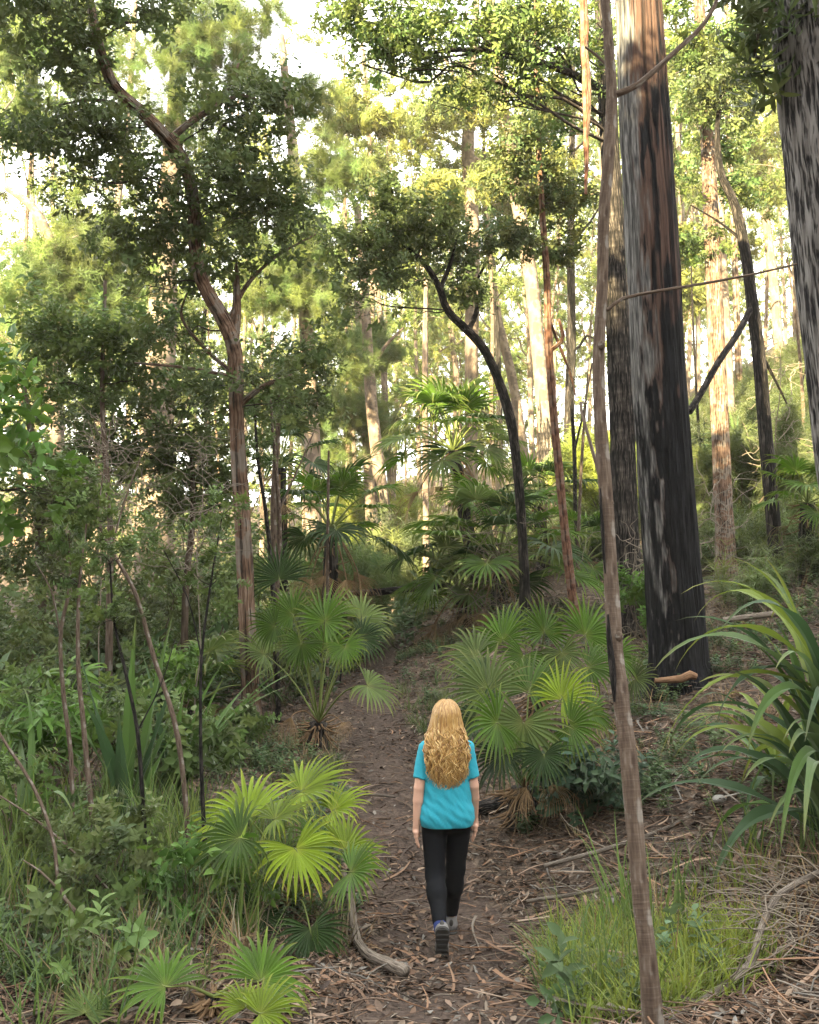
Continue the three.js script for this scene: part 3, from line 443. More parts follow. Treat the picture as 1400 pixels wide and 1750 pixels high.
// the rest of the wood: trees placed on the slopes, each a thing of its own
{
  const r = rng(4242), kinds = [['background_gum', 'pale-trunked gum', barkGum], ['background_stringybark', 'brown-trunked tree', barkStringy], ['background_burnt_tree', 'dark-trunked tree', barkDark]];
  const PLACES = [[150, 'behind the bushy tree at the left edge'], [300, 'behind the thin bare stems on the left'], [440, 'behind the crooked reddish-brown tree'], [560, 'just right of the crooked reddish-brown tree'], [680, 'above the path beyond the fan palm'], [760, 'left of the tall middle palm'], [850, 'behind the tall middle palm'], [940, 'behind the leaning black tree'], [1040, 'between reddish tree and dark fissured trunk'], [1170, 'behind the thick burnt tree'], [1280, 'behind the brown trunk on the slope'], [9999, 'behind the crooked blackened trunk on the right']];
  const spots = []; let guard = 0;
  while (spots.length < 78 && guard++ < 4000) {
    const d = 24 + 46 * Math.pow(r(), 0.8), x = (r() * 1.05 - 0.53) * d * 0.9, z = -d;
    if (d < 34 && Math.abs(x - 0.3) < 2.2) continue;
    if (x < -0.12 * d && d < 28) continue;
    if (spots.some(([a, b]) => Math.hypot(a - x, b - z) < 2.1)) continue;
    spots.push([x, z, d]);
  }
  spots.forEach(([x, z, d], i) => {
    const k = r() < 0.62 ? 0 : r() < 0.6 ? 1 : 2, base = gp(x, z), H = 15 + 10 * r(), rad = 0.07 + 0.17 * r() * r() + 0.03 * (k ? 0 : 1), lx = (r() - 0.55) * 0.12, lz = (r() - 0.5) * 0.1;
    const shady = x / d < -0.13, px = 700 + FOCAL * x / d, where = PLACES.find((q) => px < q[0])[1];
    const t = thing(kinds[k][0], `${rad > 0.14 ? 'stout' : 'slim'} ${kinds[k][1]} ${d > 46 ? 'far off, ' : ''}${where}`, 'tree', base, shady ? 'trees in the left background' : 'trees on the far slope');
    const P = [], R = [];
    for (let j = 0; j <= 8; j++) { const q = j / 8; P.push(new V3(lx * H * q + (r() - 0.5) * 0.5 * q, H * q - 0.2 * (j === 0), lz * H * q + (r() - 0.5) * 0.5 * q)); R.push(rad * (1.15 - 0.85 * q)); }
    part(t, 'trunk', limb(P, R, { radial: 12, steps: 40, tile: 0.9, seed: 300 + i, lump: 0.08 }), kinds[k][2]);
    const bl = [], nb = 6 + Math.floor(r() * 4);
    for (let b = 0; b < nb; b++) {
      const q = 0.22 + 0.75 * (b + r()) / nb, ip = Math.min(7, Math.floor(q * 8)), s = P[ip].clone().lerp(P[ip + 1], q * 8 - ip), a = 6.28 * r(), L = (1.3 + 2.4 * r()) * (1.15 - 0.5 * q);
      const e = s.clone().add(new V3(Math.cos(a) * L, L * (0.35 + 0.6 * r()), Math.sin(a) * L)), w = rad * 0.3 * (1.2 - q * 0.7);
      part(t, 'branch', limb(wiry(s, e, 0.08, i * 31 + b, 5, 0.08), [w * 1.2, w, w * 0.8, w * 0.6, w * 0.4, w * 0.25], { radial: 6, steps: 12, tile: 0.8 }), kinds[k][2]);
      const R1 = 1.0 + 0.9 * r(); bl.push({ c: e, r: new V3(R1, R1 * 0.75, R1) });
    }
    const col = lerp3(GOLD, FINE, r());
    foliage(t, 'crown', new V3(), bl, 330, SPRAY.gum[i % 2], dullLeaf, col, { seed: 500 + i, size: 0.58, hang: 0.7, gap: 0.47, freq: 0.9, warm: 0.15, spread: 0.4 });
  });
  // beyond them the wood reads as one mass
  const M = [], C = [], q = rng(99);
  for (let i = 0; i < 27000; i++) {
    const d = 58 + 45 * q(), x = (q() - 0.5) * d * 1.05, z = -d, y = groundY(x, z), h = 22 * Math.pow(q(), 0.8), s = 0.6 + 0.7 * q();
    if (fbm3(x * 0.3, (y + h) * 0.35, z * 0.3, 2) < 0.46) continue;
    E4.set(Math.PI * (0.5 + 0.5 * q()), 6.28 * q(), 0, 'YXZ');
    M.push(new THREE.Matrix4().compose(new V3(x, y + h, z), Q4.setFromEuler(E4), S4.set(s, s, s))); C.push(tint(lerp3(GOLD, FINE, q()), q, 0.4).clone());
  }
  tag(scatter(scene, 'distant_woodland', SPRAY.gum[0], dullLeaf, M, C), 'mass of distant tree foliage closing the view up the slope', 'woodland', null, 'stuff');
}
// trees standing beside and behind the viewer: their crowns close over the path and keep the open sky off it
[[-5.5, -3, 11], [5.8, -4, 12], [-7.5, -9.5, 13.5], [8.2, -10.5, 15], [-3.2, 3, 11], [3.6, 3.5, 11.5], [0.6, 7, 12], [-9, 2, 13], [9, 1, 13]].forEach(([x, z, H], i) => {
  const base = gp(x, z), t = thing('canopy_tree', 'tall tree outside the view ' + ['close on the left', 'close on the right', 'left of the bushy tree', 'right of the crooked blackened trunk', 'behind the viewer, left', 'behind the viewer, right', 'straight behind the viewer', 'far to the left', 'far to the right'][i] + ', crown over the path', 'tree', base, 'trees outside the view whose crowns shade the path'), r = rng(1200 + i), P = [], R = [], bl = [];
  for (let j = 0; j <= 5; j++) { P.push(new V3((r() - 0.5) * 0.4 * j / 5, H * j / 5 - (j ? 0 : 0.2), (r() - 0.5) * 0.4 * j / 5)); R.push(0.17 * (1.1 - 0.16 * j)); }
  part(t, 'trunk', limb(P, R, { radial: 12, steps: 30, tile: 0.7, seed: 1200 + i }), barkStringy);
  for (let b = 0; b < 7; b++) { const a = b * 0.9 + r(), L = 1.2 + 2.4 * r(), e = new V3(Math.cos(a) * L, H + (r() - 0.3) * 1.6, Math.sin(a) * L); part(t, 'branch', limb(wiry(P[4], e, 0.05, 1300 + i * 9 + b, 4, 0.06), [0.06, 0.05, 0.04, 0.03, 0.015], { radial: 6, steps: 10 }), barkStringy); bl.push({ c: e, r: new V3(1.3, 0.8, 1.3) }); }
  foliage(t, 'crown', new V3(), bl, 420, SPRAY.broad[i % 2], white, MID, { seed: 1250 + i, size: 0.55, gap: 0.42, freq: 1 });
});
scene.fog = new THREE.FogExp2(0xfff4dc, 0.0008);
console.log('wood');

// ---------------------------------------------------------------- palms
const UPV = new V3(0, 1, 0), TOCAM = new V3(0, 0, 1);
// a fan blade: segments that part half way out, each folded along its middle, tips bent down by their weight
function fan(hub, axis, normal, R, { seg = 27, span = 4.6, split = 0.4, droop = 0.5, cup = 0.12, seed = 1, col = [0.07, 0.13, 0.03], tip = [0.12, 0.15, 0.04], fold = 0.75, ragged = 0.16 } = {}) {
  const r = rng(seed), g = new Geo(), A = axis.clone().normalize(), N = normal.clone().addScaledVector(A, -normal.dot(A)).normalize(), S = new V3().crossVectors(A, N);
  const ts = [0.03, split * 0.55, split, 0.5, 0.64, 0.76, 0.88, 1], da = span / seg;
  for (let i = 0; i < seg; i++) {
    const a = -span / 2 + (i + 0.5) * da + (r() - 0.5) * da * 0.15, L = R * (0.8 + 0.2 * Math.cos(a * 0.6)) * (1 - ragged * r()), c = cup * (0.4 + Math.abs(Math.sin(a)) * 0.9) + (r() - 0.5) * 0.06;
    const d = A.clone().multiplyScalar(Math.cos(a)).addScaledVector(S, Math.sin(a)).multiplyScalar(Math.cos(c)).addScaledVector(N, Math.sin(c));
    const side = A.clone().multiplyScalar(-Math.sin(a)).addScaledVector(S, Math.cos(a)), p = hub.clone(), tw = Math.tan(da / 2) * 1.03, dr = droop * (0.7 + 2.2 * r() * r() + (r() < 0.08 ? 2 : 0));
    let prev = 0, last = null; const lit = 0.75 + 0.5 * r(), brown = r() < 0.4 ? 0.9 : 0;
    for (const t of ts) {
      const dt = t - prev; prev = t; p.addScaledVector(d, dt * L);
      if (t > 0.35) { d.y -= dr * dt * (0.4 + 3.6 * (t - 0.35)); d.normalize(); }
      const w = t <= split ? t * L * tw : split * L * tw * (1 + 0.12 * Math.sin(Math.PI * clamp((t - split) * 2.2, 0, 1))) * Math.pow(1 - (t - split) / (1 - split), 0.7) + 0.0008, k = sstep(0.55, 1, t);
      const cc = lerp3(lerp3(col, tip, k * 0.8 + (t < 0.1 ? 0.5 : 0)).map((x) => x * lit), [0.2, 0.13, 0.06], t > 0.93 ? brown : 0), n2 = new V3().crossVectors(side, d).normalize(); if (n2.dot(N) < 0) n2.negate();
      const l = g.v(p.clone().addScaledVector(side, -w).addScaledVector(n2, fold * w), cc), m1 = g.v(p, cc), m2 = g.v(p, cc), q = g.v(p.clone().addScaledVector(side, w).addScaledVector(n2, fold * w), cc);
      if (last) { g.quad(last[0], l, m1, last[1]); g.quad(last[2], m2, q, last[3]); }
      last = [l, m1, m2, q];
    }
  }
  return g.done();
}
const GREEN = [[0.06, 0.118, 0.01], [0.14, 0.16, 0.028]], DEEP = [[0.024, 0.05, 0.011], [0.055, 0.075, 0.02]], LIME = [[0.15, 0.215, 0.012], [0.25, 0.26, 0.03]], SILVER = [[0.095, 0.135, 0.035], [0.19, 0.195, 0.06]], DEAD = [[0.22, 0.145, 0.075], [0.3, 0.21, 0.12]];
function palmLeaf(t, base, crownPt, hub, axis, normal, R, tone, seed, o = {}) {
  const dead = tone === DEAD, blade = part(t, dead ? 'dead_leaf' : 'leaf', fan(hub, axis, normal, R, { col: tone[0], tip: tone[1], seed, ...o, ...(dead ? { split: 0.13, seg: 20, droop: 1.6, cup: 0.4, fold: 0.9 } : {}) }), dead ? dryColored : palmLeafMat, base);
  const mid = crownPt.clone().lerp(hub, 0.55); mid.y += crownPt.distanceTo(hub) * (dead ? 0.12 : 0.1);
  const w = clamp(R * 0.018, 0.006, 0.014);
  part(blade, 'stalk', limb([crownPt, mid, hub, hub.clone().addScaledVector(axis, R * 0.12)], [w * 1.6, w, w * 0.7, w * 0.2], { radial: 5, steps: 12 }), dead ? brownStalk : stalkMat, base);
  return blade;
}
function palmTrunk(t, base, top, w, seed) {                         // short stem in a ragged skirt of old leaf bases
  const g = [limb([base.clone().add(new V3(0, -0.15, 0)), base.clone().lerp(top, 0.5), top], [w * 1.2, w, w * 0.8], { radial: 16, ridge: w * 0.25, seed })], r = rng(seed);
  const stem = part(t, 'stem', g[0], barkDark, base), fib = [];
  for (let i = 0; i < 60; i++) { const a = 6.28 * r(), s = base.clone().lerp(top, 0.25 + 0.75 * r()).add(new V3(Math.cos(a) * w * 0.8, 0, Math.sin(a) * w * 0.8)), e = s.clone().add(new V3(Math.cos(a) * w * (0.8 + 1.2 * r()), w * (r() * 2 - 1.5), Math.sin(a) * w * (0.8 + 1.2 * r()))); fib.push(limb(wiry(s, e, -0.05, seed * 3 + i, 3, 0.05), [0.012, 0.01, 0.007, 0.003], { radial: 4, steps: 4 })); }
  part(stem, 'leaf_bases', mergeGeometries(fib), brownStalk, base).userData.kind = 'stuff';
}
// a palm given leaf by leaf: [hub px, hub py, depth offset, screen angle of the axis (0 up, 90 right), tilt of the face (0 to the viewer, 90 to the sky), radius px, tone, droop]
function palmAt(label, foot, crownPx, d, leaves, seed, w = 0.09, group = 'fan palms beside the path') {
  const base = at(foot[0], foot[1], d); base.y = groundY(base.x, base.z);
  const t = thing('fan_palm', label, 'palm', base, group), top = at(crownPx[0], crownPx[1], d); if (top.y < base.y + 0.08) top.y = base.y + 0.08;
  palmTrunk(t, base, top, w, seed);
  leaves.forEach(([x, y, dz, ang, tilt, R, tone, droop = 0.7, span], i) => {
    const a = ang * Math.PI / 180, f = tilt * Math.PI / 180, hub = at(x, y, d - dz), gy = groundY(hub.x, hub.z) + 0.05; if (hub.y < gy) hub.y = gy;
    const face = TOCAM.clone().multiplyScalar(Math.cos(f)).addScaledVector(UPV, Math.sin(f)).normalize();
    const rj = rng(seed * 97 + i); face.addScaledVector(new V3(1, 0, 0), (rj() - 0.5) * 1.7).addScaledVector(UPV, (rj() - 0.5) * 0.8).normalize(); R *= (0.85 + 0.3 * rj()) * (d > 8 ? 0.86 : 1); const tv = 0.7 + 0.6 * rj(); tone = tone === DEAD ? DEAD : tone.map((q) => q.map((w) => w * tv));
    const axis = new V3(Math.sin(a), Math.cos(a), 0).addScaledVector(face, -(Math.sin(a) * face.x + Math.cos(a) * face.y)); if (axis.length() < 0.2) axis.set(Math.sin(a), 0, -Math.cos(a)); axis.normalize();
    palmLeaf(t, base, top, hub, axis, face, R * (d - dz) / FOCAL, tone, seed * 31 + i, { droop, ...(span ? { span } : {}) });
  });
  return t;
}
palmAt('fan palm left of the path beside the crooked trunk, round leaf held upright', [540, 1290], [545, 1235], 11, [
  [556, 1062, 0.3, 8, 18, 92, GREEN, 0.35, 5.2], [500, 1050, 0.1, -50, 30, 88, GREEN, 0.6], [478, 990, -0.5, -15, 20, 95, DEEP, 0.3, 4], [617, 1058, -0.2, 45, 35, 88, SILVER, 0.5], [618, 1090, 0.5, 95, 40, 85, DEEP, 0.8], [628, 1172, 0.9, 120, 55, 80, SILVER, 1.1], [452, 1118, -0.3, -80, 50, 90, SILVER, 0.9], [515, 1100, 0.6, 200, 10, 78, GREEN, 0.9], [560, 1110, -0.4, 30, 45, 80, GREEN, 0.6], [470, 1070, 0.3, -110, 30, 80, GREEN, 0.9], [590, 1105, 0.9, 160, 20, 70, GREEN, 0.8], [498, 1225, 0.7, 185, 5, 70, DEAD, 0.9, 2], [585, 1235, 0.6, 150, 30, 50, DEAD, 0.9, 2]], 401, 0.12);
palmAt('low yellow-green fan palm in the left foreground at the path edge', [500, 1640], [505, 1600], 6.4, [
  [515, 1352, -0.4, 55, 62, 105, LIME, 0.55], [425, 1398, 0, -40, 65, 115, LIME, 0.6], [590, 1452, 0.3, 40, 40, 95, LIME, 0.5], [570, 1385, -0.2, 80, 60, 90, LIME, 0.8], [505, 1450, 0.5, 165, 35, 105, LIME, 0.8], [410, 1432, 0.5, -120, 60, 100, GREEN, 0.9], [470, 1400, 0.2, 20, 70, 95, LIME, 0.6], [445, 1560, 0.4, -150, 45, 85, DEEP, 0.9], [530, 1588, 0.7, 175, 30, 95, DEEP, 0.9], [600, 1490, 0.6, 110, 50, 90, GREEN, 0.9], [380, 1480, 0.1, -90, 60, 80, GREEN, 0.9], [545, 1440, 0.1, -10, 60, 80, GREEN, 0.6]], 402, 0.06);
palmAt('small fan palm at the bottom edge left of the path', [360, 1800], [365, 1785], 4.7, [
  [283, 1686, 0.1, -30, 66, 130, GREEN, 0.7], [446, 1676, 0, 30, 68, 115, GREEN, 0.7], [445, 1732, 0.4, 70, 58, 95, LIME, 0.7], [420, 1722, 0.3, 5, 50, 70, LIME, 0.6]], 403, 0.05);
palmAt('single scallop-edged palm leaf in the bottom left corner', [150, 1790], [148, 1775], 4.7, [[145, 1740, 0.1, 10, 62, 60, SILVER, 0.2, 4.6]], 404, 0.03);
palmAt('dark fan palm right of the walker, its leaves spreading behind her', [895, 1395], [895, 1345], 8.6, [
  [895, 1235, 0.4, 190, 25, 115, SILVER, 0.7, 5], [960, 1195, 0.2, 40, 45, 100, LIME, 0.5], [835, 1180, 0, -30, 45, 105, SILVER, 0.6], [850, 1235, 0.5, -110, 40, 100, GREEN, 0.8], [975, 1240, 0.5, 115, 40, 105, GREEN, 0.9], [905, 1180, -0.3, 5, 45, 100, GREEN, 0.5], [1010, 1215, 0.1, 80, 50, 85, GREEN, 0.8], [930, 1290, 0.7, 170, 30, 90, DEEP, 0.9], [860, 1290, 0.5, -150, 40, 90, DEEP, 0.9], [815, 1225, 0.1, -70, 55, 95, DEEP, 0.9], [985, 1290, 0.4, 140, 35, 75, SILVER, 0.9], [945, 1340, 0.6, 175, 10, 82, DEAD, 0.8, 2.6], [900, 1345, 0.6, 190, 10, 70, DEAD, 0.8, 2], [975, 1330, 0.4, 160, 20, 70, DEAD, 0.8, 2], [770, 1260, 0.2, -90, 55, 70, DEEP, 0.9]], 405, 0.13);
palmAt('fan palm behind the first one right of the walker, below the bank', [920, 1230], [920, 1190], 10.6, [
  [860, 1095, 0.1, -20, 40, 85, GREEN, 0.5], [930, 1080, 0.3, 10, 30, 90, GREEN, 0.5, 5], [1000, 1085, 0.2, 40, 35, 90, GREEN, 0.6], [815, 1120, 0.2, -75, 50, 85, SILVER, 0.8], [895, 1120, 0.6, 200, 30, 75, GREEN, 0.8], [1005, 1140, 0.5, 120, 40, 80, GREEN, 0.9], [960, 1115, 0.7, 160, 25, 70, SILVER, 0.8], [1050, 1120, 0.2, 80, 45, 75, GREEN, 0.8], [1085, 1160, 0.3, 100, 40, 60, SILVER, 0.9], [830, 1160, 0.6, -120, 40, 75, DEEP, 0.9], [880, 1070, -0.3, 0, 40, 75, DEEP, 0.5]], 406, 0.1);
// palms further back: leaves all round a crown
function palmWild(label, foot, crownPx, d, n, L, R, seed, dead = 3, tones = [GREEN, DEEP, SILVER, GREEN]) {
  const base = at(foot[0], foot[1], d); base.y = groundY(base.x, base.z); const top = at(crownPx[0], crownPx[1], d), t = thing('fan_palm', label, 'palm', base, 'fan palms further back'), r = rng(seed);
  palmTrunk(t, base, top, 0.13, seed);
  for (let i = 0; i < n + dead; i++) {
    const isDead = i >= n, az = i * 2.4 + r() * 0.5, el = isDead ? -1.1 + 0.3 * r() : mix(1.35, -0.35, Math.pow((i + 0.5) / n, 1.1)), len = L * (0.75 + 0.4 * r());
    const out = new V3(Math.cos(az), 0, Math.sin(az)), dir = out.clone().multiplyScalar(Math.cos(el)).add(new V3(0, Math.sin(el), 0)), hub = top.clone().addScaledVector(dir, len); hub.y = Math.max(hub.y, groundY(hub.x, hub.z) + 0.05);
    const a2 = el - 0.25 - 0.5 * r(), axis = out.clone().multiplyScalar(Math.cos(a2)).add(new V3(0, Math.sin(a2), 0)), nor = out.clone().multiplyScalar(-Math.sin(a2)).add(new V3(0, Math.cos(a2), 0));
    palmLeaf(t, base, top, hub, axis, nor, R * (0.8 + 0.35 * r()), isDead ? DEAD : tones[Math.floor(r() * tones.length)], seed * 17 + i, { seg: 24, droop: isDead ? 1.4 : 0.9, span: isDead ? 2.4 : 4.4 });
  }
  return t;
}
palmWild('tall fan palm in the middle with its crown above the other palms', [822, 1000], [775, 770], 18.5, 20, 0.95, 0.85, 411, 4);
palmWild('full fan palm in the middle standing in front of the leaning black tree', [855, 1050], [852, 960], 16.6, 24, 1.15, 0.85, 412, 8);
palmWild('low fan palm under the leaning black tree at the top of the bank', [800, 1060], [785, 1010], 17.2, 14, 0.75, 0.65, 413, 6);
palmWild('fan palm with hanging dead leaves behind the fan palm left of the path', [565, 1150], [566, 905], 15.5, 14, 0.8, 0.68, 414, 8, [DEEP, GREEN]);
palmWild('shaded fan palm right behind the crooked trunk', [480, 1230], [478, 800], 17, 11, 0.75, 0.6, 415, 4, [DEEP]);
palmWild('fan palm on the slope at the right edge', [1385, 950], [1380, 860], 14, 12, 0.55, 0.5, 416, 2, [GREEN, LIME]);
palmWild('fan palm behind the middle palms in the light', [930, 930], [920, 860], 21, 15, 0.85, 0.8, 417, 3);
palmWild('low fan palm left of the crooked trunk among the strap leaves', [330, 1240], [335, 1200], 11.4, 8, 0.6, 0.6, 418, 2, [DEEP, SILVER]);
palmWild('fan palm partly hidden behind the dark fissured trunk', [1010, 1010], [1000, 960], 19, 13, 0.8, 0.65, 419, 2);
console.log('palms');

// ---------------------------------------------------------------- strap-leaved plants
function strap(p0, az, el, L, W, droop, seed, col, tip) {
  const r = rng(seed), g = new Geo(), n = 14, p = p0.clone(), d = new V3(Math.cos(az) * Math.cos(el), Math.sin(el), Math.sin(az) * Math.cos(el)), out = new V3(Math.cos(az), 0, Math.sin(az)); let last = null;
  const tw = (r() - 0.5) * 1.2, bend = (r() - 0.5) * 0.5;
  for (let k = 0; k <= n; k++) {
    const t = k / n, w = W * (0.55 + 0.45 * Math.sin(Math.PI * Math.min(1, t * 1.25 + 0.12))) * (t > 0.55 ? Math.pow(1 - (t - 0.55) / 0.45, 0.8) : 1) + 0.001;
    const sd = new V3().crossVectors(d, UPV).normalize(), nn = new V3().crossVectors(sd, d), a = tw * t; const s2 = sd.clone().multiplyScalar(Math.cos(a)).addScaledVector(nn, Math.sin(a)), n2 = nn.clone().multiplyScalar(Math.cos(a)).addScaledVector(sd, -Math.sin(a));
    const c = lerp3(col, tip, sstep(0.75, 1, t) * 0.8), wav = 0.12 * w * Math.sin(t * 17 + seed);
    const v = [g.v(p.clone().addScaledVector(s2, -w / 2).addScaledVector(n2, 0.18 * w + wav), c), g.v(p, c), g.v(p, c), g.v(p.clone().addScaledVector(s2, w / 2).addScaledVector(n2, 0.18 * w - wav), c)];
    if (last) { g.quad(last[0], v[0], v[1], last[1]); g.quad(last[2], v[2], v[3], last[3]); }
    last = v; p.addScaledVector(d, L / n); d.y -= droop * (0.3 + 1.6 * t) / n; d.addScaledVector(sd, bend / n); d.normalize();
  }
  return g.done();
}
function strapPlant(label, foot, d, n, L, W, seed, tones, { el = [0.3, 1.4], droop = 2.2, az = null, group = 'strap-leaved plants', stem = 0, name = 'strap_leaf_plant' } = {}) {
  const base = at(foot[0], foot[1], d); base.y = groundY(base.x, base.z); const t = thing(name, label, 'plant', base, group), r = rng(seed);
  for (let i = 0; i < n; i++) {
    const a = az ? mix(az[0], az[1], r()) : 6.28 * r(), e = mix(el[0], el[1], r()), tn = tones[Math.floor(r() * tones.length)];
    const s = base.clone().add(new V3(Math.cos(a) * 0.07, 0.02 + (0.25 * (W / 0.07) + stem) * r(), Math.sin(a) * 0.07));
    part(t, 'leaf', strap(s, a, e, L * (0.65 + 0.5 * r()), W * (0.75 + 0.4 * r()), droop * (0.7 + 0.7 * r()), seed * 53 + i, tn[0], tn[1]), palmLeafMat, base);
  }
  return t;
}
const STRAP = [[[0.075, 0.14, 0.03], [0.14, 0.16, 0.05]], [[0.1, 0.155, 0.055], [0.17, 0.18, 0.06]], [[0.15, 0.2, 0.03], [0.23, 0.22, 0.06]], [[0.04, 0.08, 0.03], [0.09, 0.1, 0.04]]];
strapPlant('large arching strap-leaved plant at the right edge', [1425, 1290], 5.9, 76, 1.25, 0.095, 501, STRAP, { el: [0.4, 1.45], droop: 2.1, az: [0.9, 5.4], stem: 0.85 });
strapPlant('lower clump of arching strap leaves under the large one at the right edge', [1330, 1330], 7.2, 26, 0.9, 0.06, 502, STRAP, { el: [0.35, 1.2], droop: 2.4 });
strapPlant('strap-leaved plant on the slope behind the burnt tree, right', [1265, 800], 24, 34, 1.7, 0.09, 503, [STRAP[3], STRAP[0]], { el: [0.5, 1.45], droop: 1.5 });
strapPlant('upright broad strap leaves in the left undergrowth', [215, 1440], 7.4, 10, 1.35, 0.085, 504, [STRAP[0], STRAP[3]], { el: [1.0, 1.5], droop: 0.7 });
strapPlant('upright strap leaves left of the crooked tree foot', [285, 1400], 8, 10, 1.3, 0.08, 505, [STRAP[0], STRAP[3]], { el: [0.95, 1.45], droop: 0.9 });
strapPlant('arching strap leaves at the left edge', [40, 1480], 6.8, 14, 1.2, 0.06, 506, [STRAP[1], STRAP[0]], { el: [0.5, 1.3], droop: 1.6 });
console.log('straps');

// ---------------------------------------------------------------- leaf litter, twigs, shed bark
{
  const lg = new Geo(); addLeaf(lg, new V3(-0.5, 0, 0), new V3(1, 0, 0), UPV, 1, 0.2, 0.35, 0.12); const leafGeo = lg.done();
  const lg2 = new Geo(); addLeaf(lg2, new V3(-0.5, 0, 0), new V3(1, 0, 0), UPV, 1, 0.4, 0.3, -0.2); const leafGeo2 = lg2.done();
  const tones = [[0.15, 0.092, 0.062], [0.21, 0.14, 0.1], [0.1, 0.065, 0.045], [0.26, 0.19, 0.14], [0.055, 0.038, 0.03], [0.19, 0.165, 0.14], [0.21, 0.13, 0.085], [0.075, 0.055, 0.042]];
  const place = (n, seed, dmin, dmax, size, flat, keep) => {
    const r = rng(seed), M = [], C = []; let guard = 0;
    while (M.length < n && guard++ < n * 4) {
      const d = dmin * Math.pow(dmax / dmin, Math.pow(r(), 0.85)), x = (r() - 0.5) * d * 0.92, z = -d; if (keep && !keep(x, z, r)) continue;
      const s = size(r), y = groundY(x, z) + 0.008 + 0.03 * r() * r();
      E4.set((r() - 0.5) * flat, 6.28 * r(), (r() - 0.5) * flat, 'YXZ'); M.push(new THREE.Matrix4().compose(new V3(x, y + s * 0.02, z), Q4.setFromEuler(E4), S4.set(s, s, s * (0.7 + 0.6 * r()))));
      C.push(tint(tones[Math.floor(r() * tones.length)], r, 0.45, 0.08).multiplyScalar(0.78).clone());
    }
    return [M, C];
  };
  const onPath = (x, z) => Math.abs(x - pathX(z)) < pathHalf(z) * 0.9;
  let [M, C] = place(38000, 601, 3.2, 26, (r) => 0.045 + 0.075 * r(), 0.9, (x, z, r) => !onPath(x, z) || r() < 0.75 * sstep(0.38, 0.62, fbm3(x * 2.2, 6, z * 2.2, 2)));
  tag(scatter(scene, 'leaf_litter', leafGeo, dryLeafMat, M, C), 'brown narrow dead leaves strewn over the ground', 'leaf litter', null, 'stuff');
  [M, C] = place(11000, 602, 3.2, 20, (r) => 0.03 + 0.045 * r(), 1.2, null);
  tag(scatter(scene, 'broad_leaf_litter', leafGeo2, dryLeafMat, M, C), 'small curled dead leaves strewn over the ground', 'leaf litter', null, 'stuff');
  const tw = limb([new V3(-0.5, 0, 0), new V3(-0.2, 0.03, 0.05), new V3(0.15, 0.01, -0.04), new V3(0.5, 0.02, 0.06)], [0.009, 0.009, 0.007, 0.004], { radial: 5, steps: 8 });
  [M, C] = place(6500, 603, 3.2, 22, (r) => 0.15 + 0.5 * r() * r(), 0.35, (x, z, r) => !onPath(x, z) ? (x > pathX(z) || r() < 0.5) : r() < 0.3);
  tag(scatter(scene, 'twig_litter', tw, dryLeafMat, M, C), 'thin dry twigs scattered over the ground', 'twigs', null, 'stuff');
  const bs = new Geo(); { let last; for (let k = 0; k <= 8; k++) { const t = k / 8, w = 0.022 * (1 - 0.6 * t), y = 0.03 * Math.sin(t * 3.1), z = 0.06 * Math.sin(t * 4); const v = [bs.v(new V3(t - 0.5, y + 0.008, z - w)), bs.v(new V3(t - 0.5, y, z)), bs.v(new V3(t - 0.5, y + 0.008, z + w))]; if (last) { bs.quad(last[0], last[1], v[1], v[0]); bs.quad(last[1], last[2], v[2], v[1]); } last = v; } }
  const r = rng(604); [M, C] = place(1900, 605, 4.3, 20, (r) => 0.25 + 0.55 * r() * r(), 0.22, (x, z, q) => x > pathX(z) + 0.45 || q() < 0.12);
  tag(scatter(scene, 'bark_litter', bs.done(), dryLeafMat, M, C), 'shed strips of dry bark lying on the right bank', 'bark', null, 'stuff');
}
// fallen branches that stand out
function fallen(label, rows, seed, mat = deadWood, twigsN = 0) {
  const P = rows.map(([x, y, d, w]) => { const p = at(x, y, d), gy = groundY(p.x, p.z) + w * d / FOCAL / 2 * 0.8; p.y = Math.max(p.y, gy); return p; }), R = rows.map(([, , d, w]) => w * d / FOCAL / 2), base = P[0].clone();
  const t = thing('fallen_branch', label, 'branch', base, 'fallen branches'); part(t, 'stem', limb(P, R, { radial: 10, ridge: R[0] * 0.12, seed, tile: 0.3, lump: 0.12 }), mat, base);
  const r = rng(seed); for (let i = 0; i < twigsN; i++) { const s = P[1 + Math.floor(r() * (P.length - 1))], e = s.clone().add(new V3((r() - 0.5) * 0.7, 0.05 + 0.3 * r(), (r() - 0.5) * 0.5)); part(t, 'twig', limb(wiry(s, e, -0.05, seed + i, 4, 0.08), [0.006, 0.005, 0.004, 0.003, 0.002], { radial: 4, steps: 8 }), paleTwig, base); }
}
fallen('pale bent branch lying at the left edge of the path in front of the walker', [[586, 1490, 6.5, 11], [600, 1540, 6.3, 13], [608, 1600, 6, 15], [630, 1632, 5.8, 17], [662, 1646, 5.7, 19], [694, 1662, 5.6, 20]], 611);
fallen('orange-brown stick leaning across the foot of the burnt tree', [[1119, 1163, 10.5, 9], [1145, 1162, 10.5, 12], [1165, 1160, 10.5, 14], [1180, 1153, 10.5, 15], [1190, 1157, 10.5, 12]], 612, std({ map: deadWood.map, color: new THREE.Color().setRGB(0.95, 0.66, 0.46) }));
fallen('dark rotting log behind the fan palm right of the walker', [[760, 1420, 8.9, 22], [830, 1400, 9, 26], [880, 1382, 9.1, 26], [960, 1370, 9.2, 22]], 613, barkDark);
fallen('pale stick lying through the grass beside the foreground sapling', [[1010, 1655, 5, 11], [1060, 1640, 5.1, 12], [1130, 1612, 5.2, 11], [1190, 1590, 5.3, 10], [1250, 1560, 5.4, 8]], 614, deadWood, 3);
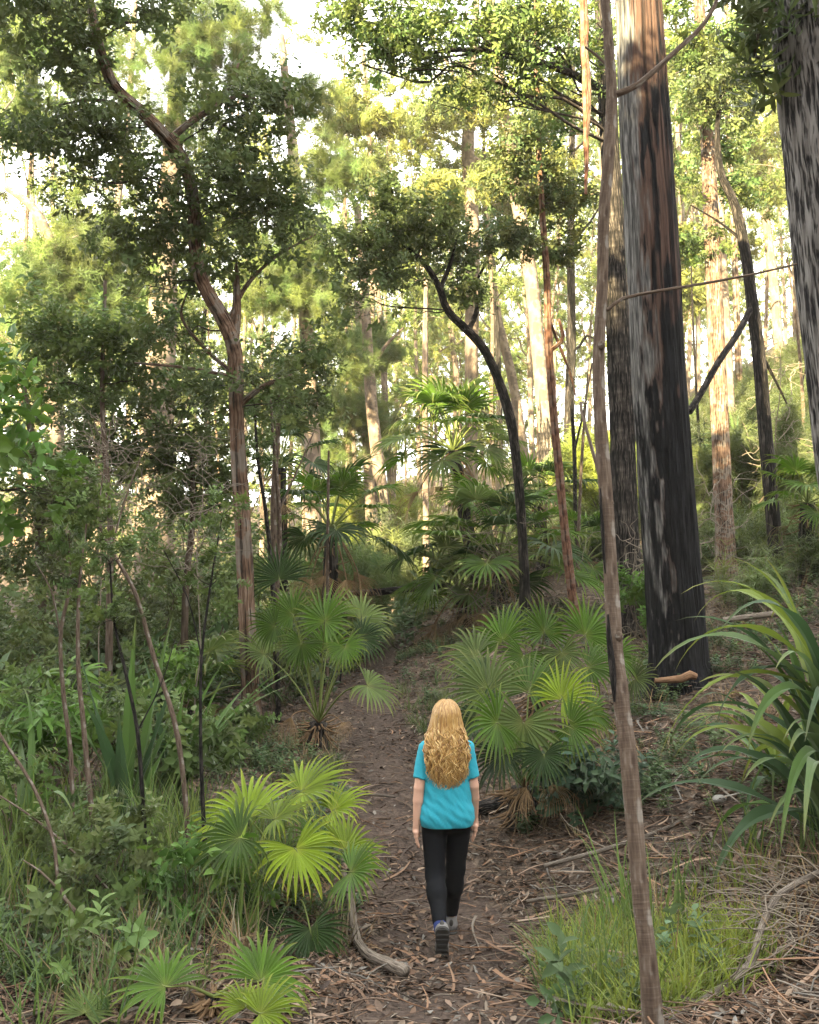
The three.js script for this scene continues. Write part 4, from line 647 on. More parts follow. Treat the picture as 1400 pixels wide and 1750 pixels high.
fallen('curved dead limb in the lower right corner', [[1190, 1740, 4.4, 14], [1230, 1690, 4.5, 14], [1280, 1650, 4.6, 14], [1300, 1590, 4.8, 12], [1330, 1530, 5, 12], [1400, 1490, 5.1, 10]], 615, deadWood, 8);
fallen('grey stick on the slope behind the strap leaves', [[1235, 1060, 12.2, 10], [1300, 1052, 12.2, 11], [1380, 1058, 12.2, 9]], 616, deadWood, 3);
fallen('long bare stem lying across the right bank', [[930, 1480, 7.2, 7], [1040, 1450, 7.3, 8], [1150, 1420, 7.4, 8], [1290, 1405, 7.5, 5]], 617, deadWood, 5);
fallen('thin bare stem below the walker on the right bank', [[900, 1540, 6.6, 6], [1000, 1525, 6.6, 7], [1100, 1500, 6.6, 6], [1170, 1490, 6.6, 4]], 618, deadWood, 4);
fallen('dark fallen bough behind the fan palm left of the path', [[590, 1015, 18, 10], [640, 1012, 18, 12], [710, 1005, 18, 12], [770, 1000, 18, 8]], 619, barkDark, 4);
fallen('thin stick lying across the path beyond the walker', [[610, 1358, 9.4, 4], [640, 1358, 9.4, 5], [676, 1362, 9.4, 3]], 620, deadWood);
fallen('pale sticks in the lower left corner', [[20, 1745, 4.7, 9], [120, 1728, 4.8, 10], [200, 1738, 4.8, 9], [280, 1722, 4.9, 7]], 621, deadWood, 5);
// heap of dry brush, lower right
{
  const base = at(1370, 1640, 4.8); base.y = groundY(base.x, base.z); const t = thing('brush_heap', 'heap of dry grey twigs in the lower right corner', 'brush', base), r = rng(631), g = [];
  for (let i = 0; i < 80; i++) { const s = at(1300 + 130 * r(), 1700, 4.6 + 0.8 * r()); s.y = groundY(s.x, s.z) + 0.02 + 0.18 * r(); const a = 1.4 + 3 * r(), L = 0.2 + 0.5 * r(), e = s.clone().add(new V3(Math.cos(a) * L, (r() - 0.45) * 0.3, Math.sin(a) * L * 0.7 + (r() - 0.5) * 0.4)); e.y = Math.max(e.y, groundY(e.x, e.z) + 0.02); g.push(limb(wiry(s, e, 0.05, 700 + i, 4, 0.07), [0.003, 0.0028, 0.0022, 0.002, 0.001].map((q) => q * (0.6 + r())), { radial: 4, steps: 7 })); }
  part(t, 'twigs', mergeGeometries(g), paleTwig, base).userData.kind = 'stuff';
}
// curling dead vine on the dark trunk
[['pale curling dead vine clinging to the dark trunk beside the burnt tree', 1085, 920, 1150, 13.4, 60, 641], ['tangle of dry twigs hanging among the middle palms', 850, 880, 1050, 15.8, 70, 642], ['bare dry twigs in front of the brown trunk on the slope', 1225, 820, 1010, 16.2, 50, 643], ['bare twiggy bush right of the blackened crooked trunk', 1330, 560, 800, 18, 50, 644], ['grey twiggy bush in the shade left of the crooked tree', 180, 700, 900, 10, 90, 645], ['fine bare twigs between the crooked tree and the fan palm', 340, 750, 1000, 10.4, 80, 646]].forEach(([label, x, y0, y1, d, n, seed]) => {
  const base = at(x, y1, d), r = rng(seed); base.y = groundY(base.x, base.z); const t = thing('dead_vine', label, 'vine', base, 'dry twigs and dead vines'), g = [], w = 0.07 * d * 0.4;
  for (let i = 0; i < n; i++) { const s = at(x + (r() - 0.5) * 60, mix(y0, y1, r()), d + (r() - 0.5) * 0.6), a = 6.28 * r(), L = (0.25 + 0.7 * r()) * d / 14, e = s.clone().add(new V3(Math.cos(a) * L, (r() - 0.5) * L * 1.4, Math.sin(a) * L * 0.5)), pts = wiry(s, e, (r() - 0.5) * 0.5, seed * 9 + i, 6, 0.09); pts.forEach((p) => { p.y = Math.max(p.y, groundY(p.x, p.z) + 0.01); }); g.push(limb(pts, [5, 5, 4, 4, 3, 3, 1].map((q) => q * 0.00009 * d), { radial: 4, steps: 14 })); }
  const s0 = base.clone(), s1 = at(x, y0, d); g.push(limb(wiry(s0, s1, 0, seed, 6, 0.02), [7, 7, 6, 6, 5, 4, 2].map((q) => q * 0.0001 * d), { radial: 5, steps: 20 }));
  part(t, 'twigs', mergeGeometries(g), paleTwig, base).userData.kind = 'stuff';
});

// ---------------------------------------------------------------- grass, ferns, shrubs, thin stems
function tuft(n, seed, h, w, lean) {
  const r = rng(seed), g = new Geo();
  for (let i = 0; i < n; i++) {
    const a = 6.28 * r(), p = new V3((r() - 0.5) * 0.1, 0, (r() - 0.5) * 0.1), d = new V3(Math.cos(a) * lean * r(), 1, Math.sin(a) * lean * r()).normalize(), L = h * (0.5 + 0.6 * r()), s = new V3(-Math.sin(a), 0, Math.cos(a)), bend = 0.5 + 1.8 * r(); let last;
    for (let k = 0; k <= 5; k++) { const t = k / 5, ww = w * (1 - Math.pow(t, 1.6)) + 0.0003, v = [g.v(p.clone().addScaledVector(s, -ww)), g.v(p.clone().addScaledVector(s, ww))]; if (last) g.quad(last[0], last[1], v[1], v[0]); last = v; p.addScaledVector(d, L / 5); d.x += Math.cos(a) * bend / 5 * t; d.z += Math.sin(a) * bend / 5 * t; d.y -= bend / 6 * t; d.normalize(); }
  }
  return g.done();
}
const grassMat = leafMat(1, 1, 1, { clearcoat: 0.2, transmission: 0.45 }), TUFT = [tuft(11, 1, 0.24, 0.0045, 1.1), tuft(9, 2, 0.4, 0.005, 0.9), tuft(7, 3, 0.75, 0.007, 0.5)];
function patch(name, label, cat, geo, mat, zones, seed, color, size, { spread = 0.3, lay = 0, clearPath = true, warm = 0.15, lift = -0.01 } = {}) {
  const r = rng(seed), M = [], C = [];
  for (const [px, py, d, rx, rz, n] of zones) {                       // middle of the zone, its half widths in metres, how many
    const c = at(px, py, d);
    for (let i = 0; i < n; i++) {
      const a = 6.28 * r(), q = Math.sqrt(r()), x = c.x + Math.cos(a) * q * rx, z = c.z + Math.sin(a) * q * rz; if (clearPath && Math.abs(x - pathX(z)) < pathHalf(z) * 1.05 && z > -20) continue;
      if (fbm3(x * 1.6 + seed, 2, z * 1.6, 2) < 0.4) continue;
      const s = size * (0.55 + 0.8 * r()); E4.set((r() - 0.5) * 0.4 + lay * r(), 6.28 * r(), 0, 'YXZ'); M.push(new THREE.Matrix4().compose(gp(x, z, lift), Q4.setFromEuler(E4), S4.set(s, s, s))); C.push(tint(color, r, spread, warm).clone());
    }
  }
  return tag(scatter(scene, name, geo, mat, M, C), label, cat, null, 'stuff');
}
const GRASS = [0.18, 0.225, 0.03];
patch('grass', 'bright green grass growing at the lower right of the path', 'grass', TUFT[0], grassMat, [[1000, 1720, 4.9, 0.75, 0.6, 420], [940, 1640, 5.4, 0.4, 0.5, 170], [1150, 1640, 5, 0.6, 0.5, 120], [980, 1580, 5.9, 0.4, 0.5, 60], [1250, 1560, 5.4, 0.7, 0.6, 50]], 651, GRASS, 1.0);
patch('tall_grass', 'taller green grass blades among the low plants', 'grass', TUFT[1], grassMat, [[980, 1700, 5, 0.7, 0.6, 70], [300, 1600, 5.7, 1.2, 0.8, 50], [120, 1560, 6, 1.0, 1.0, 50], [330, 1450, 7.4, 1.1, 0.9, 40], [80, 1700, 5, 0.7, 0.5, 25], [1270, 1480, 6, 0.9, 0.8, 26]], 652, [0.085, 0.14, 0.03], 1.0);
patch('path_grass', 'low grass and herbs along the path beyond the walker', 'grass', TUFT[0], grassMat, [[700, 1180, 14, 0.9, 3, 260], [735, 1240, 11.5, 0.5, 1.6, 120], [560, 1290, 10.6, 0.5, 1, 80], [720, 1110, 19, 2, 3, 200], [440, 1290, 10.6, 1.2, 0.8, 120], [640, 1060, 24, 3, 4, 300]], 653, [0.09, 0.125, 0.04], 0.9);
patch('long_sedge', 'long arching sedge blades in the left undergrowth', 'grass', TUFT[2], grassMat, [[230, 1560, 6.2, 1.1, 0.8, 90], [370, 1420, 7.6, 0.9, 0.7, 60], [150, 1450, 7, 1.0, 0.8, 60], [1000, 1600, 5.6, 0.6, 0.5, 10], [1250, 1500, 5.8, 0.6, 0.4, 8], [60, 1640, 5.4, 0.6, 0.5, 16]], 654, [0.11, 0.165, 0.035], 0.95);
patch('dry_grass', 'straw-coloured dead grass in the undergrowth', 'grass', TUFT[1], dryLeafMat, [[300, 1560, 6.2, 1.3, 1, 130], [150, 1650, 5.3, 1, 0.7, 110], [1250, 1580, 5.3, 0.9, 0.7, 70], [1150, 1300, 9, 1.6, 1.4, 150], [1300, 1030, 13, 2, 2.2, 130], [780, 1080, 17, 1.2, 1.5, 80], [480, 1270, 10.8, 1.2, 1, 70]], 655, [0.2, 0.155, 0.095], 0.75, { lay: 0.9 });
patch('herb_cover', 'low small-leaved herbs covering the ground', 'ground cover', SPRAY.herb[0], white, [[260, 1480, 7, 1.6, 1.4, 420], [100, 1580, 5.8, 1.0, 1.0, 260], [420, 1330, 9.4, 1.1, 1.2, 220], [1010, 1370, 8.4, 0.6, 0.7, 110], [1000, 1440, 7.6, 0.5, 0.4, 70], [1040, 1710, 4.8, 0.7, 0.4, 24], [980, 1070, 15, 1.2, 1.4, 200], [720, 1170, 14.5, 0.9, 2, 140], [1180, 1200, 10.4, 0.8, 0.5, 60], [1300, 1350, 7.6, 0.8, 0.6, 60], [1120, 1280, 9, 0.9, 0.7, 70], [1250, 1120, 11.5, 1.4, 1.0, 130], [1380, 1050, 12.5, 1.3, 1.2, 130], [1200, 1010, 15, 1.3, 1.4, 130], [200, 1250, 11, 2.2, 1.8, 420]], 656, [0.06, 0.1, 0.032], 0.2, { lift: 0.0, spread: 0.4 });
patch('green_understorey', 'knee-high green plants covering the shaded ground on the left', 'ground cover', SPRAY.broad[0], white, [[200, 1150, 16, 4.5, 4, 900], [420, 1090, 20, 4, 5, 600], [60, 1230, 12, 2, 2, 320], [560, 1020, 28, 5, 6, 600]], 657, [0.055, 0.088, 0.03], 0.75, { lift: 0.0, spread: 0.45 });
patch('slope_cover', 'light green low plants covering the slope under the sunlit trees', 'ground cover', SPRAY.fine[0], dullLeaf, [[700, 960, 38, 9, 8, 1500], [1000, 900, 25, 3.5, 4, 700], [1100, 800, 32, 6, 6, 1100], [1260, 760, 28, 5, 6, 700], [1370, 620, 40, 7, 8, 900], [1150, 940, 21, 2, 3, 240], [900, 850, 45, 9, 8, 1400], [1320, 900, 19, 2.2, 2.4, 330], [1390, 1000, 13.6, 1.2, 1.4, 120], [1230, 900, 19, 1.5, 2, 200], [1390, 800, 23, 2.5, 3, 350]], 658, [0.1, 0.135, 0.035], 0.8, { lift: 0.0, spread: 0.4, clearPath: false });

// ferns
function frond(p0, az, L, seed) {
  const r = rng(seed), g = new Geo(), d = new V3(Math.cos(az) * 0.75, 0.75, Math.sin(az) * 0.75).normalize(), p = p0.clone(), n = 18; let wPrev;
  for (let k = 0; k < n; k++) {
    const t = k / n; p.addScaledVector(d, L / n); d.y -= 1.5 / n * (0.4 + t); d.normalize();
    const s = new V3(-Math.sin(az), 0.05, Math.cos(az)), w = L * 0.34 * Math.sin(Math.PI * Math.min(1, 0.14 + t * 0.95)) ** 0.8;
    for (const q of [-1, 1]) { const dir = s.clone().multiplyScalar(q).addScaledVector(d, 0.4).normalize(); for (let m = 0; m < 6; m++) { const u = (m + 0.5) / 6; for (const e of [-1, 1]) addTri(g, p.clone().addScaledVector(dir, w * u), d.clone().multiplyScalar(e).addScaledVector(dir, 0.5).normalize(), dir, L * 0.03 * (1.1 - u)); } addTri(g, p, dir, d, w, 0.02); }
  }
  return g.done();
}
function addTri(g, p, dir, side, L, k = 0.35) { const a = g.v(p.clone().addScaledVector(side, -L * k * 0.6)), b = g.v(p.clone().addScaledVector(side, L * k * 0.6)), c = g.v(p.clone().addScaledVector(dir, L)); g.i.push(a, b, c); }
const fernMat = leafMat(0.06, 0.12, 0.045, { clearcoat: 0.15, transmission: 0.4 });
[['fern beside the foreground sapling, under the strap leaves', 1110, 1300, 8.4, 0.5], ['fern low on the left at the path edge, behind the yellow-green palm', 555, 1330, 9.2, 0.4], ['fern at the foot of the burnt tree', 1085, 1200, 10.4, 0.45], ['fern below the large strap-leaved plant', 1180, 1240, 9.4, 0.5], ['fern at the left edge among the grass', 40, 1560, 6, 0.5], ['fern on the slope behind the burnt tree', 1235, 1005, 15.5, 0.6], ['fern in the left undergrowth by the yellow-green palm', 330, 1520, 6.6, 0.45], ['fern right of the brown trunk on the slope', 1300, 1080, 11.6, 0.5]].forEach(([label, px, py, d, L], i) => {
  const base = at(px, py, d); base.y = groundY(base.x, base.z); const t = thing('fern', label, 'fern', base, 'ferns'), r = rng(800 + i);
  for (let k = 0; k < 7; k++) part(t, 'frond', frond(base, k * 0.9 + r(), L * (0.8 + 0.4 * r()), 810 + i * 9 + k), fernMat, base);
});
// shrubs: stems and leaves
{
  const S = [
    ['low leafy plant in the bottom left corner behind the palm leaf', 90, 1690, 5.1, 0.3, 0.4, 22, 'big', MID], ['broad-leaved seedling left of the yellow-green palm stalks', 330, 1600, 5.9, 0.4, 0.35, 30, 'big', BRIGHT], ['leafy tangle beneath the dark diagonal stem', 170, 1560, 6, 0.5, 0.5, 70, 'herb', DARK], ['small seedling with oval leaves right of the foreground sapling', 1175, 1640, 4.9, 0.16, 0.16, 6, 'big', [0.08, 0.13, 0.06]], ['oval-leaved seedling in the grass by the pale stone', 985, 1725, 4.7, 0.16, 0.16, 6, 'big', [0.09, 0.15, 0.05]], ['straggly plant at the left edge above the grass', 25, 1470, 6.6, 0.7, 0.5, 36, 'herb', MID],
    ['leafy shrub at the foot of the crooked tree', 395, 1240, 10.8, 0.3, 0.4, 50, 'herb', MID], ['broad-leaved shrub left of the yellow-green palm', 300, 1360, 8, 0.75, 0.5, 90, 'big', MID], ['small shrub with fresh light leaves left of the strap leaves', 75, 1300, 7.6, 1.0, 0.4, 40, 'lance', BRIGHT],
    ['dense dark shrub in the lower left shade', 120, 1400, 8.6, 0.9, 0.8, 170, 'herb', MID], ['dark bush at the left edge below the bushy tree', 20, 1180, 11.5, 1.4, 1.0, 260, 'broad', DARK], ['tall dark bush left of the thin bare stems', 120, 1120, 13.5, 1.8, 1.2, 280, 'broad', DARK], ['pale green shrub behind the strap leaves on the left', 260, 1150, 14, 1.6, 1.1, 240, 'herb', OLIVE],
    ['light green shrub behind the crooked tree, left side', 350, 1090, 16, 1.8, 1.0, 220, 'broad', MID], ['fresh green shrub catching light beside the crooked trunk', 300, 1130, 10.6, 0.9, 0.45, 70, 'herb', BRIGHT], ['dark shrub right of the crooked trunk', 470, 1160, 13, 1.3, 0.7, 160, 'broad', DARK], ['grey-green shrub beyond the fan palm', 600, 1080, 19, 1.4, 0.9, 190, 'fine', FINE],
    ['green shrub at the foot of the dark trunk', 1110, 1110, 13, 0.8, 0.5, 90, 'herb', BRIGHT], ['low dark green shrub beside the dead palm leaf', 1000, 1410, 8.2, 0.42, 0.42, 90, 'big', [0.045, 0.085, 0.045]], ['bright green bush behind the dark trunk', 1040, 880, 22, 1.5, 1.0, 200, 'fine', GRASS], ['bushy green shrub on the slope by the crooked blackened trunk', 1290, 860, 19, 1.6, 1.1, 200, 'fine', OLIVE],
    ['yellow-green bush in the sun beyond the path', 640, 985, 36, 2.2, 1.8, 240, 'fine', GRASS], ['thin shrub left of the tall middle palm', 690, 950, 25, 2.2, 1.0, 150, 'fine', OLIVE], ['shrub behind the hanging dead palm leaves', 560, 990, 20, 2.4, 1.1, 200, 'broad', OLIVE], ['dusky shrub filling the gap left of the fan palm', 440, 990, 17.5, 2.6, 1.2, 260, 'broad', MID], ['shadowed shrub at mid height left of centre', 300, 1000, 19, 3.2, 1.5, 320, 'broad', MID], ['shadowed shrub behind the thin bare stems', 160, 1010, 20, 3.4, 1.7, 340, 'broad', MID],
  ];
  S.forEach(([label, px, py, d, H, W, n, set, col], i) => {
    const base = at(px, py, d); base.y = groundY(base.x, base.z); const t = thing('shrub', label, 'shrub', base, 'shrubs under the trees'), r = rng(850 + i), bl = [];
    for (let k = 0; k < 6; k++) { const a = k * 1.05 + r(), e = base.clone().add(new V3(Math.cos(a) * W * (0.3 + 0.5 * r()), H * (0.5 + 0.5 * r()), Math.sin(a) * W * (0.3 + 0.5 * r()))); part(t, 'stem', limb(wiry(base.clone().add(new V3(0, -0.04, 0)), e, 0.05, 870 + i * 8 + k, 4, 0.07), [0.016, 0.013, 0.01, 0.007, 0.003].map((q) => q * Math.sqrt(H)), { radial: 5, steps: 10 }), twigMat, base); bl.push({ c: e, r: new V3(W * 0.55, H * 0.4, W * 0.55) }); }
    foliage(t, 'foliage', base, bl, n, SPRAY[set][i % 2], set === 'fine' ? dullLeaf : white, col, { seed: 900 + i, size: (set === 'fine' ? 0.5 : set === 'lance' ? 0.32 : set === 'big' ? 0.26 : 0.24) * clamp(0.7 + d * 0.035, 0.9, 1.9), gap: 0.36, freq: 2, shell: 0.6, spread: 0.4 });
  });
}
// thin bare stems and saplings on the left
[
  ['thin stem leaning left in front of the crooked tree, forking at its top', [[325, 1560, 6.6, 9], [318, 1380, 6.7, 9], [300, 1240, 6.8, 9], [262, 1120, 7, 8], [230, 1010, 7.1, 7], [190, 940, 7.2, 6], [165, 890, 7.3, 4], [120, 820, 7.4, 2]], [[[190, 940, 7.2, 4], [215, 850, 7.3, 3], [245, 770, 7.4, 2]], [[165, 890, 7.3, 3], [178, 800, 7.4, 2], [190, 720, 7.5, 1.5]], [[175, 905, 7.2, 3], [110, 860, 7.4, 2], [60, 790, 7.5, 1.5]]]],
  ['nearly straight thin dark stem rising from the left undergrowth', [[262, 1700, 5.8, 8], [258, 1550, 5.9, 8], [246, 1400, 6, 7.5], [235, 1250, 6.1, 7], [215, 1150, 6.2, 6], [195, 1060, 6.3, 4], [188, 960, 6.4, 3]], [[[235, 1250, 6.1, 3], [275, 1170, 6.2, 2], [300, 1090, 6.3, 1.5]]]],
  ['brown twisting stem at the far left with peeling tip', [[125, 1600, 6.6, 9], [124, 1480, 6.7, 8], [122, 1300, 6.9, 8], [108, 1180, 7, 8], [104, 1080, 7.1, 7], [120, 1000, 7.2, 6], [118, 930, 7.3, 4], [130, 840, 7.4, 2]], [[[104, 1090, 7.1, 4], [88, 1010, 7.2, 3], [60, 960, 7.3, 2]]]],
  ['slim brown stem beside the upright strap leaves', [[182, 1620, 6.2, 11], [170, 1500, 6.3, 11], [156, 1380, 6.4, 10], [142, 1230, 6.5, 9], [134, 1140, 6.6, 8], [136, 1000, 6.8, 6], [150, 880, 7, 3]], []],
  ['slim spotted stem rising through the yellow-green palm', [[366, 1660, 6.2, 13], [358, 1540, 6.3, 12], [348, 1400, 6.4, 8], [343, 1260, 6.5, 6], [345, 1120, 6.7, 5], [360, 1000, 6.9, 4], [380, 880, 7.1, 2]], [[[346, 1130, 6.7, 3], [320, 1020, 6.9, 2], [280, 940, 7, 1.5]]]],
  ['dark diagonal stem in the lower left corner', [[250, 1690, 5.2, 9], [190, 1620, 5.3, 8], [105, 1525, 5.5, 7], [92, 1440, 5.6, 6], [60, 1350, 5.7, 6], [0, 1255, 5.8, 5], [-60, 1150, 5.9, 4]], [[[105, 1525, 5.5, 5], [70, 1490, 5.5, 4], [40, 1470, 5.6, 2]]]],
  ['second dark diagonal stem crossing the lower left', [[262, 1640, 5.6, 5], [215, 1560, 5.7, 5], [130, 1460, 5.8, 5], [60, 1400, 5.9, 4], [0, 1360, 6, 3]], []],
  ['thin upright stem behind the fan palm, left of the path', [[476, 1240, 12.5, 10], [474, 1150, 12.5, 9], [466, 1000, 12.6, 8], [455, 880, 12.7, 7], [440, 780, 12.8, 5], [436, 700, 12.9, 4]], []],
  ['crossing thin stem behind the fan palm', [[470, 1220, 13, 9], [472, 1050, 13, 8], [478, 900, 13, 8], [470, 780, 13, 7], [462, 680, 13, 4]], [[[474, 880, 13, 4], [510, 800, 13.2, 3], [540, 730, 13.3, 2]]]],
  ['thin pale pole beside the hanging dead palm leaves', [[560, 1050, 14.6, 6], [560, 950, 14.6, 5.5], [561, 850, 14.6, 5], [562, 770, 14.6, 3.5]], []],
  ['slim grey pole on the slope right of the reddish tree', [[998, 1010, 19, 8], [985, 900, 19, 7], [982, 780, 19, 7], [975, 660, 19, 6], [968, 560, 19, 4]], [[[980, 780, 19, 4], [1000, 690, 19, 3], [1012, 620, 19, 2]]]],
  ['second slim grey pole near the dark trunk', [[986, 1000, 18, 7], [990, 880, 18, 6], [996, 760, 18, 5], [1005, 640, 18, 3]], []],
  ['thin leaning pole on the right slope near the edge', [[1375, 800, 20, 7], [1372, 680, 20, 6], [1362, 560, 20, 5], [1345, 440, 20, 3]], [[[1370, 660, 20, 3], [1390, 580, 20, 2]]]],
  ['thin pole between the two dark trunks on the right slope', [[1205, 930, 20, 7], [1200, 820, 20, 6], [1192, 700, 20, 5], [1185, 560, 20, 4], [1180, 420, 20, 2]], []],
  ['bare slim pole in the light left of the reddish tree', [[845, 830, 26, 9], [840, 700, 26, 8], [842, 560, 26, 7], [838, 420, 26, 5]], []],
].forEach(([label, rows, br], i) => tree({ name: 'thin_stem', label, category: 'sapling', group: 'thin stems in the undergrowth', rows, branches: br, mat: i % 3 === 1 ? barkDark : barkSapling, radial: 8, tile: 0.2, seed: 940 + i, root: 1.1,
  crown: i < 9 && i !== 5 && i !== 6 ? rows.slice(-2).map(([x, y, d]) => blob(x, y, d, 46)) : null, count: 34, color: MID, leafSet: 'herb', opts: { size: 0.17, gap: 0.3 }, twigs: 2 }));
// pale stones
[['pale stone in the grass at the bottom of the picture', 955, 1700, 4.9, 0.05], ['pale stone right of the foreground sapling', 1165, 1668, 4.8, 0.06], ['greyish stone on the right bank', 1230, 1370, 7.4, 0.04]].forEach(([label, px, py, d, R], i) => {
  const base = at(px, py, d); base.y = groundY(base.x, base.z); const t = thing('stone', label, 'stone', base, 'stones'), g = new THREE.IcosahedronGeometry(R, 3), p = g.attributes.position, v = new V3();
  for (let k = 0; k < p.count; k++) { v.fromBufferAttribute(p, k); v.multiplyScalar(0.75 + 0.5 * fbm3(v.x * 14 + i, v.y * 14, v.z * 14, 3)); p.setXYZ(k, v.x * 1.3, v.y * 0.8 + R * 0.3, v.z); }
  g.computeVertexNormals(); part(t, 'rock', g, std({ color: new THREE.Color().setRGB(0.36, 0.34, 0.31), bumpMap: groundMat.bumpMap, bumpScale: 0.01 }));
});
console.log('undergrowth');

// ---------------------------------------------------------------- the walker, seen from behind
{
  const at0 = new V3(0.245, 0, -6.72), gY = groundY(at0.x, at0.z); at0.y = gY + 0.005;
  const P = thing('person', 'person with long wavy blond hair in turquoise shirt and black leggings walking away', 'person', at0);
  const smin = (a, b, k) => { const h = clamp(0.5 + 0.5 * (b - a) / k, 0, 1); return mix(b, a, h) - k * h * (1 - h); };
  const cap = (a, b, ra, rb) => { const ba = [b[0] - a[0], b[1] - a[1], b[2] - a[2]], l = ba[0] ** 2 + ba[1] ** 2 + ba[2] ** 2; return (x, y, z) => { const px = x - a[0], py = y - a[1], pz = z - a[2], h = clamp((px * ba[0] + py * ba[1] + pz * ba[2]) / l, 0, 1); return Math.hypot(px - ba[0] * h, py - ba[1] * h, pz - ba[2] * h) - mix(ra, rb, h); }; };
  const ell = (c, r) => (x, y, z) => { const k0 = Math.hypot((x - c[0]) / r[0], (y - c[1]) / r[1], (z - c[2]) / r[2]), k1 = Math.hypot((x - c[0]) / r[0] ** 2, (y - c[1]) / r[1] ** 2, (z - c[2]) / r[2] ** 2); return k0 * (k0 - 1) / Math.max(k1, 1e-6); };
  const join = (list, k) => (x, y, z) => { let d = 1e3; for (const f of list) d = smin(d, f(x, y, z), k); return d; };
  function net(f, lo, hi, h) {                                    // surface nets
    const n = [0, 1, 2].map((i) => Math.ceil((hi[i] - lo[i]) / h) + 1), N = n[0] * n[1] * n[2], F = new Float32Array(N), id = new Int32Array(N).fill(-1), ix = (i, j, k) => (k * n[1] + j) * n[0] + i;
    for (let k = 0; k < n[2]; k++) for (let j = 0; j < n[1]; j++) for (let i = 0; i < n[0]; i++) F[ix(i, j, k)] = f(lo[0] + i * h, lo[1] + j * h, lo[2] + k * h);
    const pos = [], nor = [], idx = [], cs = [[0, 0, 0], [1, 0, 0], [0, 1, 0], [1, 1, 0], [0, 0, 1], [1, 0, 1], [0, 1, 1], [1, 1, 1]], es = [[0, 1], [2, 3], [4, 5], [6, 7], [0, 2], [1, 3], [4, 6], [5, 7], [0, 4], [1, 5], [2, 6], [3, 7]];
    for (let k = 0; k < n[2] - 1; k++) for (let j = 0; j < n[1] - 1; j++) for (let i = 0; i < n[0] - 1; i++) {
      const v = cs.map(([a, b, c]) => F[ix(i + a, j + b, k + c)]); let s = 0; for (const q of v) if (q < 0) s++; if (!s || s === 8) continue;
      let x = 0, y = 0, z = 0, m = 0;
      for (const [a, b] of es) if (v[a] < 0 !== v[b] < 0) { const t = v[a] / (v[a] - v[b]); x += mix(cs[a][0], cs[b][0], t); y += mix(cs[a][1], cs[b][1], t); z += mix(cs[a][2], cs[b][2], t); m++; }
      x = lo[0] + (i + x / m) * h; y = lo[1] + (j + y / m) * h; z = lo[2] + (k + z / m) * h; id[ix(i, j, k)] = pos.length / 3; pos.push(x, y, z);
      const e = h * 0.5, g = [f(x + e, y, z) - f(x - e, y, z), f(x, y + e, z) - f(x, y - e, z), f(x, y, z + e) - f(x, y, z - e)], L = Math.hypot(...g) || 1; nor.push(g[0] / L, g[1] / L, g[2] / L);
    }
    const face = (a, b, c, d, flip) => { if (a < 0 || b < 0 || c < 0 || d < 0) return; flip ? idx.push(a, c, b, a, d, c) : idx.push(a, b, c, a, c, d); };
    for (let k = 1; k < n[2] - 1; k++) for (let j = 1; j < n[1] - 1; j++) for (let i = 1; i < n[0] - 1; i++) {
      const s = F[ix(i, j, k)] < 0;
      if (s !== F[ix(i + 1, j, k)] < 0) face(id[ix(i, j - 1, k - 1)], id[ix(i, j, k - 1)], id[ix(i, j, k)], id[ix(i, j - 1, k)], !s);
      if (s !== F[ix(i, j + 1, k)] < 0) face(id[ix(i - 1, j, k - 1)], id[ix(i - 1, j, k)], id[ix(i, j, k)], id[ix(i, j, k - 1)], !s);
      if (s !== F[ix(i, j, k + 1)] < 0) face(id[ix(i - 1, j - 1, k)], id[ix(i, j - 1, k)], id[ix(i, j, k)], id[ix(i - 1, j, k)], !s);
    }
    const g = new THREE.BufferGeometry(); g.setAttribute('position', new THREE.Float32BufferAttribute(pos, 3)); g.setAttribute('normal', new THREE.Float32BufferAttribute(nor, 3)); g.setIndex(idx); return g;
  }
  // joints; she walks along -z, the left leg pushing off behind
  const legs = [[[-0.082, 0.83, 0], [-0.078, 0.47, 0.07], [-0.052, 0.215, 0.33]], [[0.082, 0.83, 0], [0.062, 0.47, -0.07], [0.035, 0.09, -0.2]]];
  const arms = [[[-0.132, 1.272, 0.0], [-0.182, 1.03, 0.05], [-0.2, 0.795, 0.06]], [[0.132, 1.278, 0.0], [0.178, 1.035, 0.02], [0.192, 0.8, -0.07]]];
  const torso = join([ell([0, 0.86, 0.01], [0.162, 0.12, 0.115]), ell([0, 1.0, 0], [0.128, 0.14, 0.09]), ell([0, 1.17, 0], [0.138, 0.17, 0.1]), cap([-0.105, 1.265, 0.005], [0.105, 1.268, 0.005], 0.06, 0.06), ell([-0.07, 0.84, 0.06], [0.085, 0.085, 0.075]), ell([0.07, 0.84, 0.06], [0.085, 0.085, 0.075])], 0.05);
  const legF = legs.map(([h, k, a]) => join([cap(h, k, 0.085, 0.056), cap(k, [mix(k[0], a[0], 0.35), mix(k[1], a[1], 0.35), mix(k[2], a[2], 0.35) + 0.012], 0.053, 0.054), cap([mix(k[0], a[0], 0.3), mix(k[1], a[1], 0.3), mix(k[2], a[2], 0.3)], a, 0.052, 0.034)], 0.03));
  const armF = arms.map(([s, e, w]) => join([cap(s, e, 0.047, 0.035), cap(e, [mix(e[0], w[0], 0.35), mix(e[1], w[1], 0.35), mix(e[2], w[2], 0.35)], 0.034, 0.035), cap([mix(e[0], w[0], 0.35), mix(e[1], w[1], 0.35), mix(e[2], w[2], 0.35)], w, 0.034, 0.023)], 0.008));
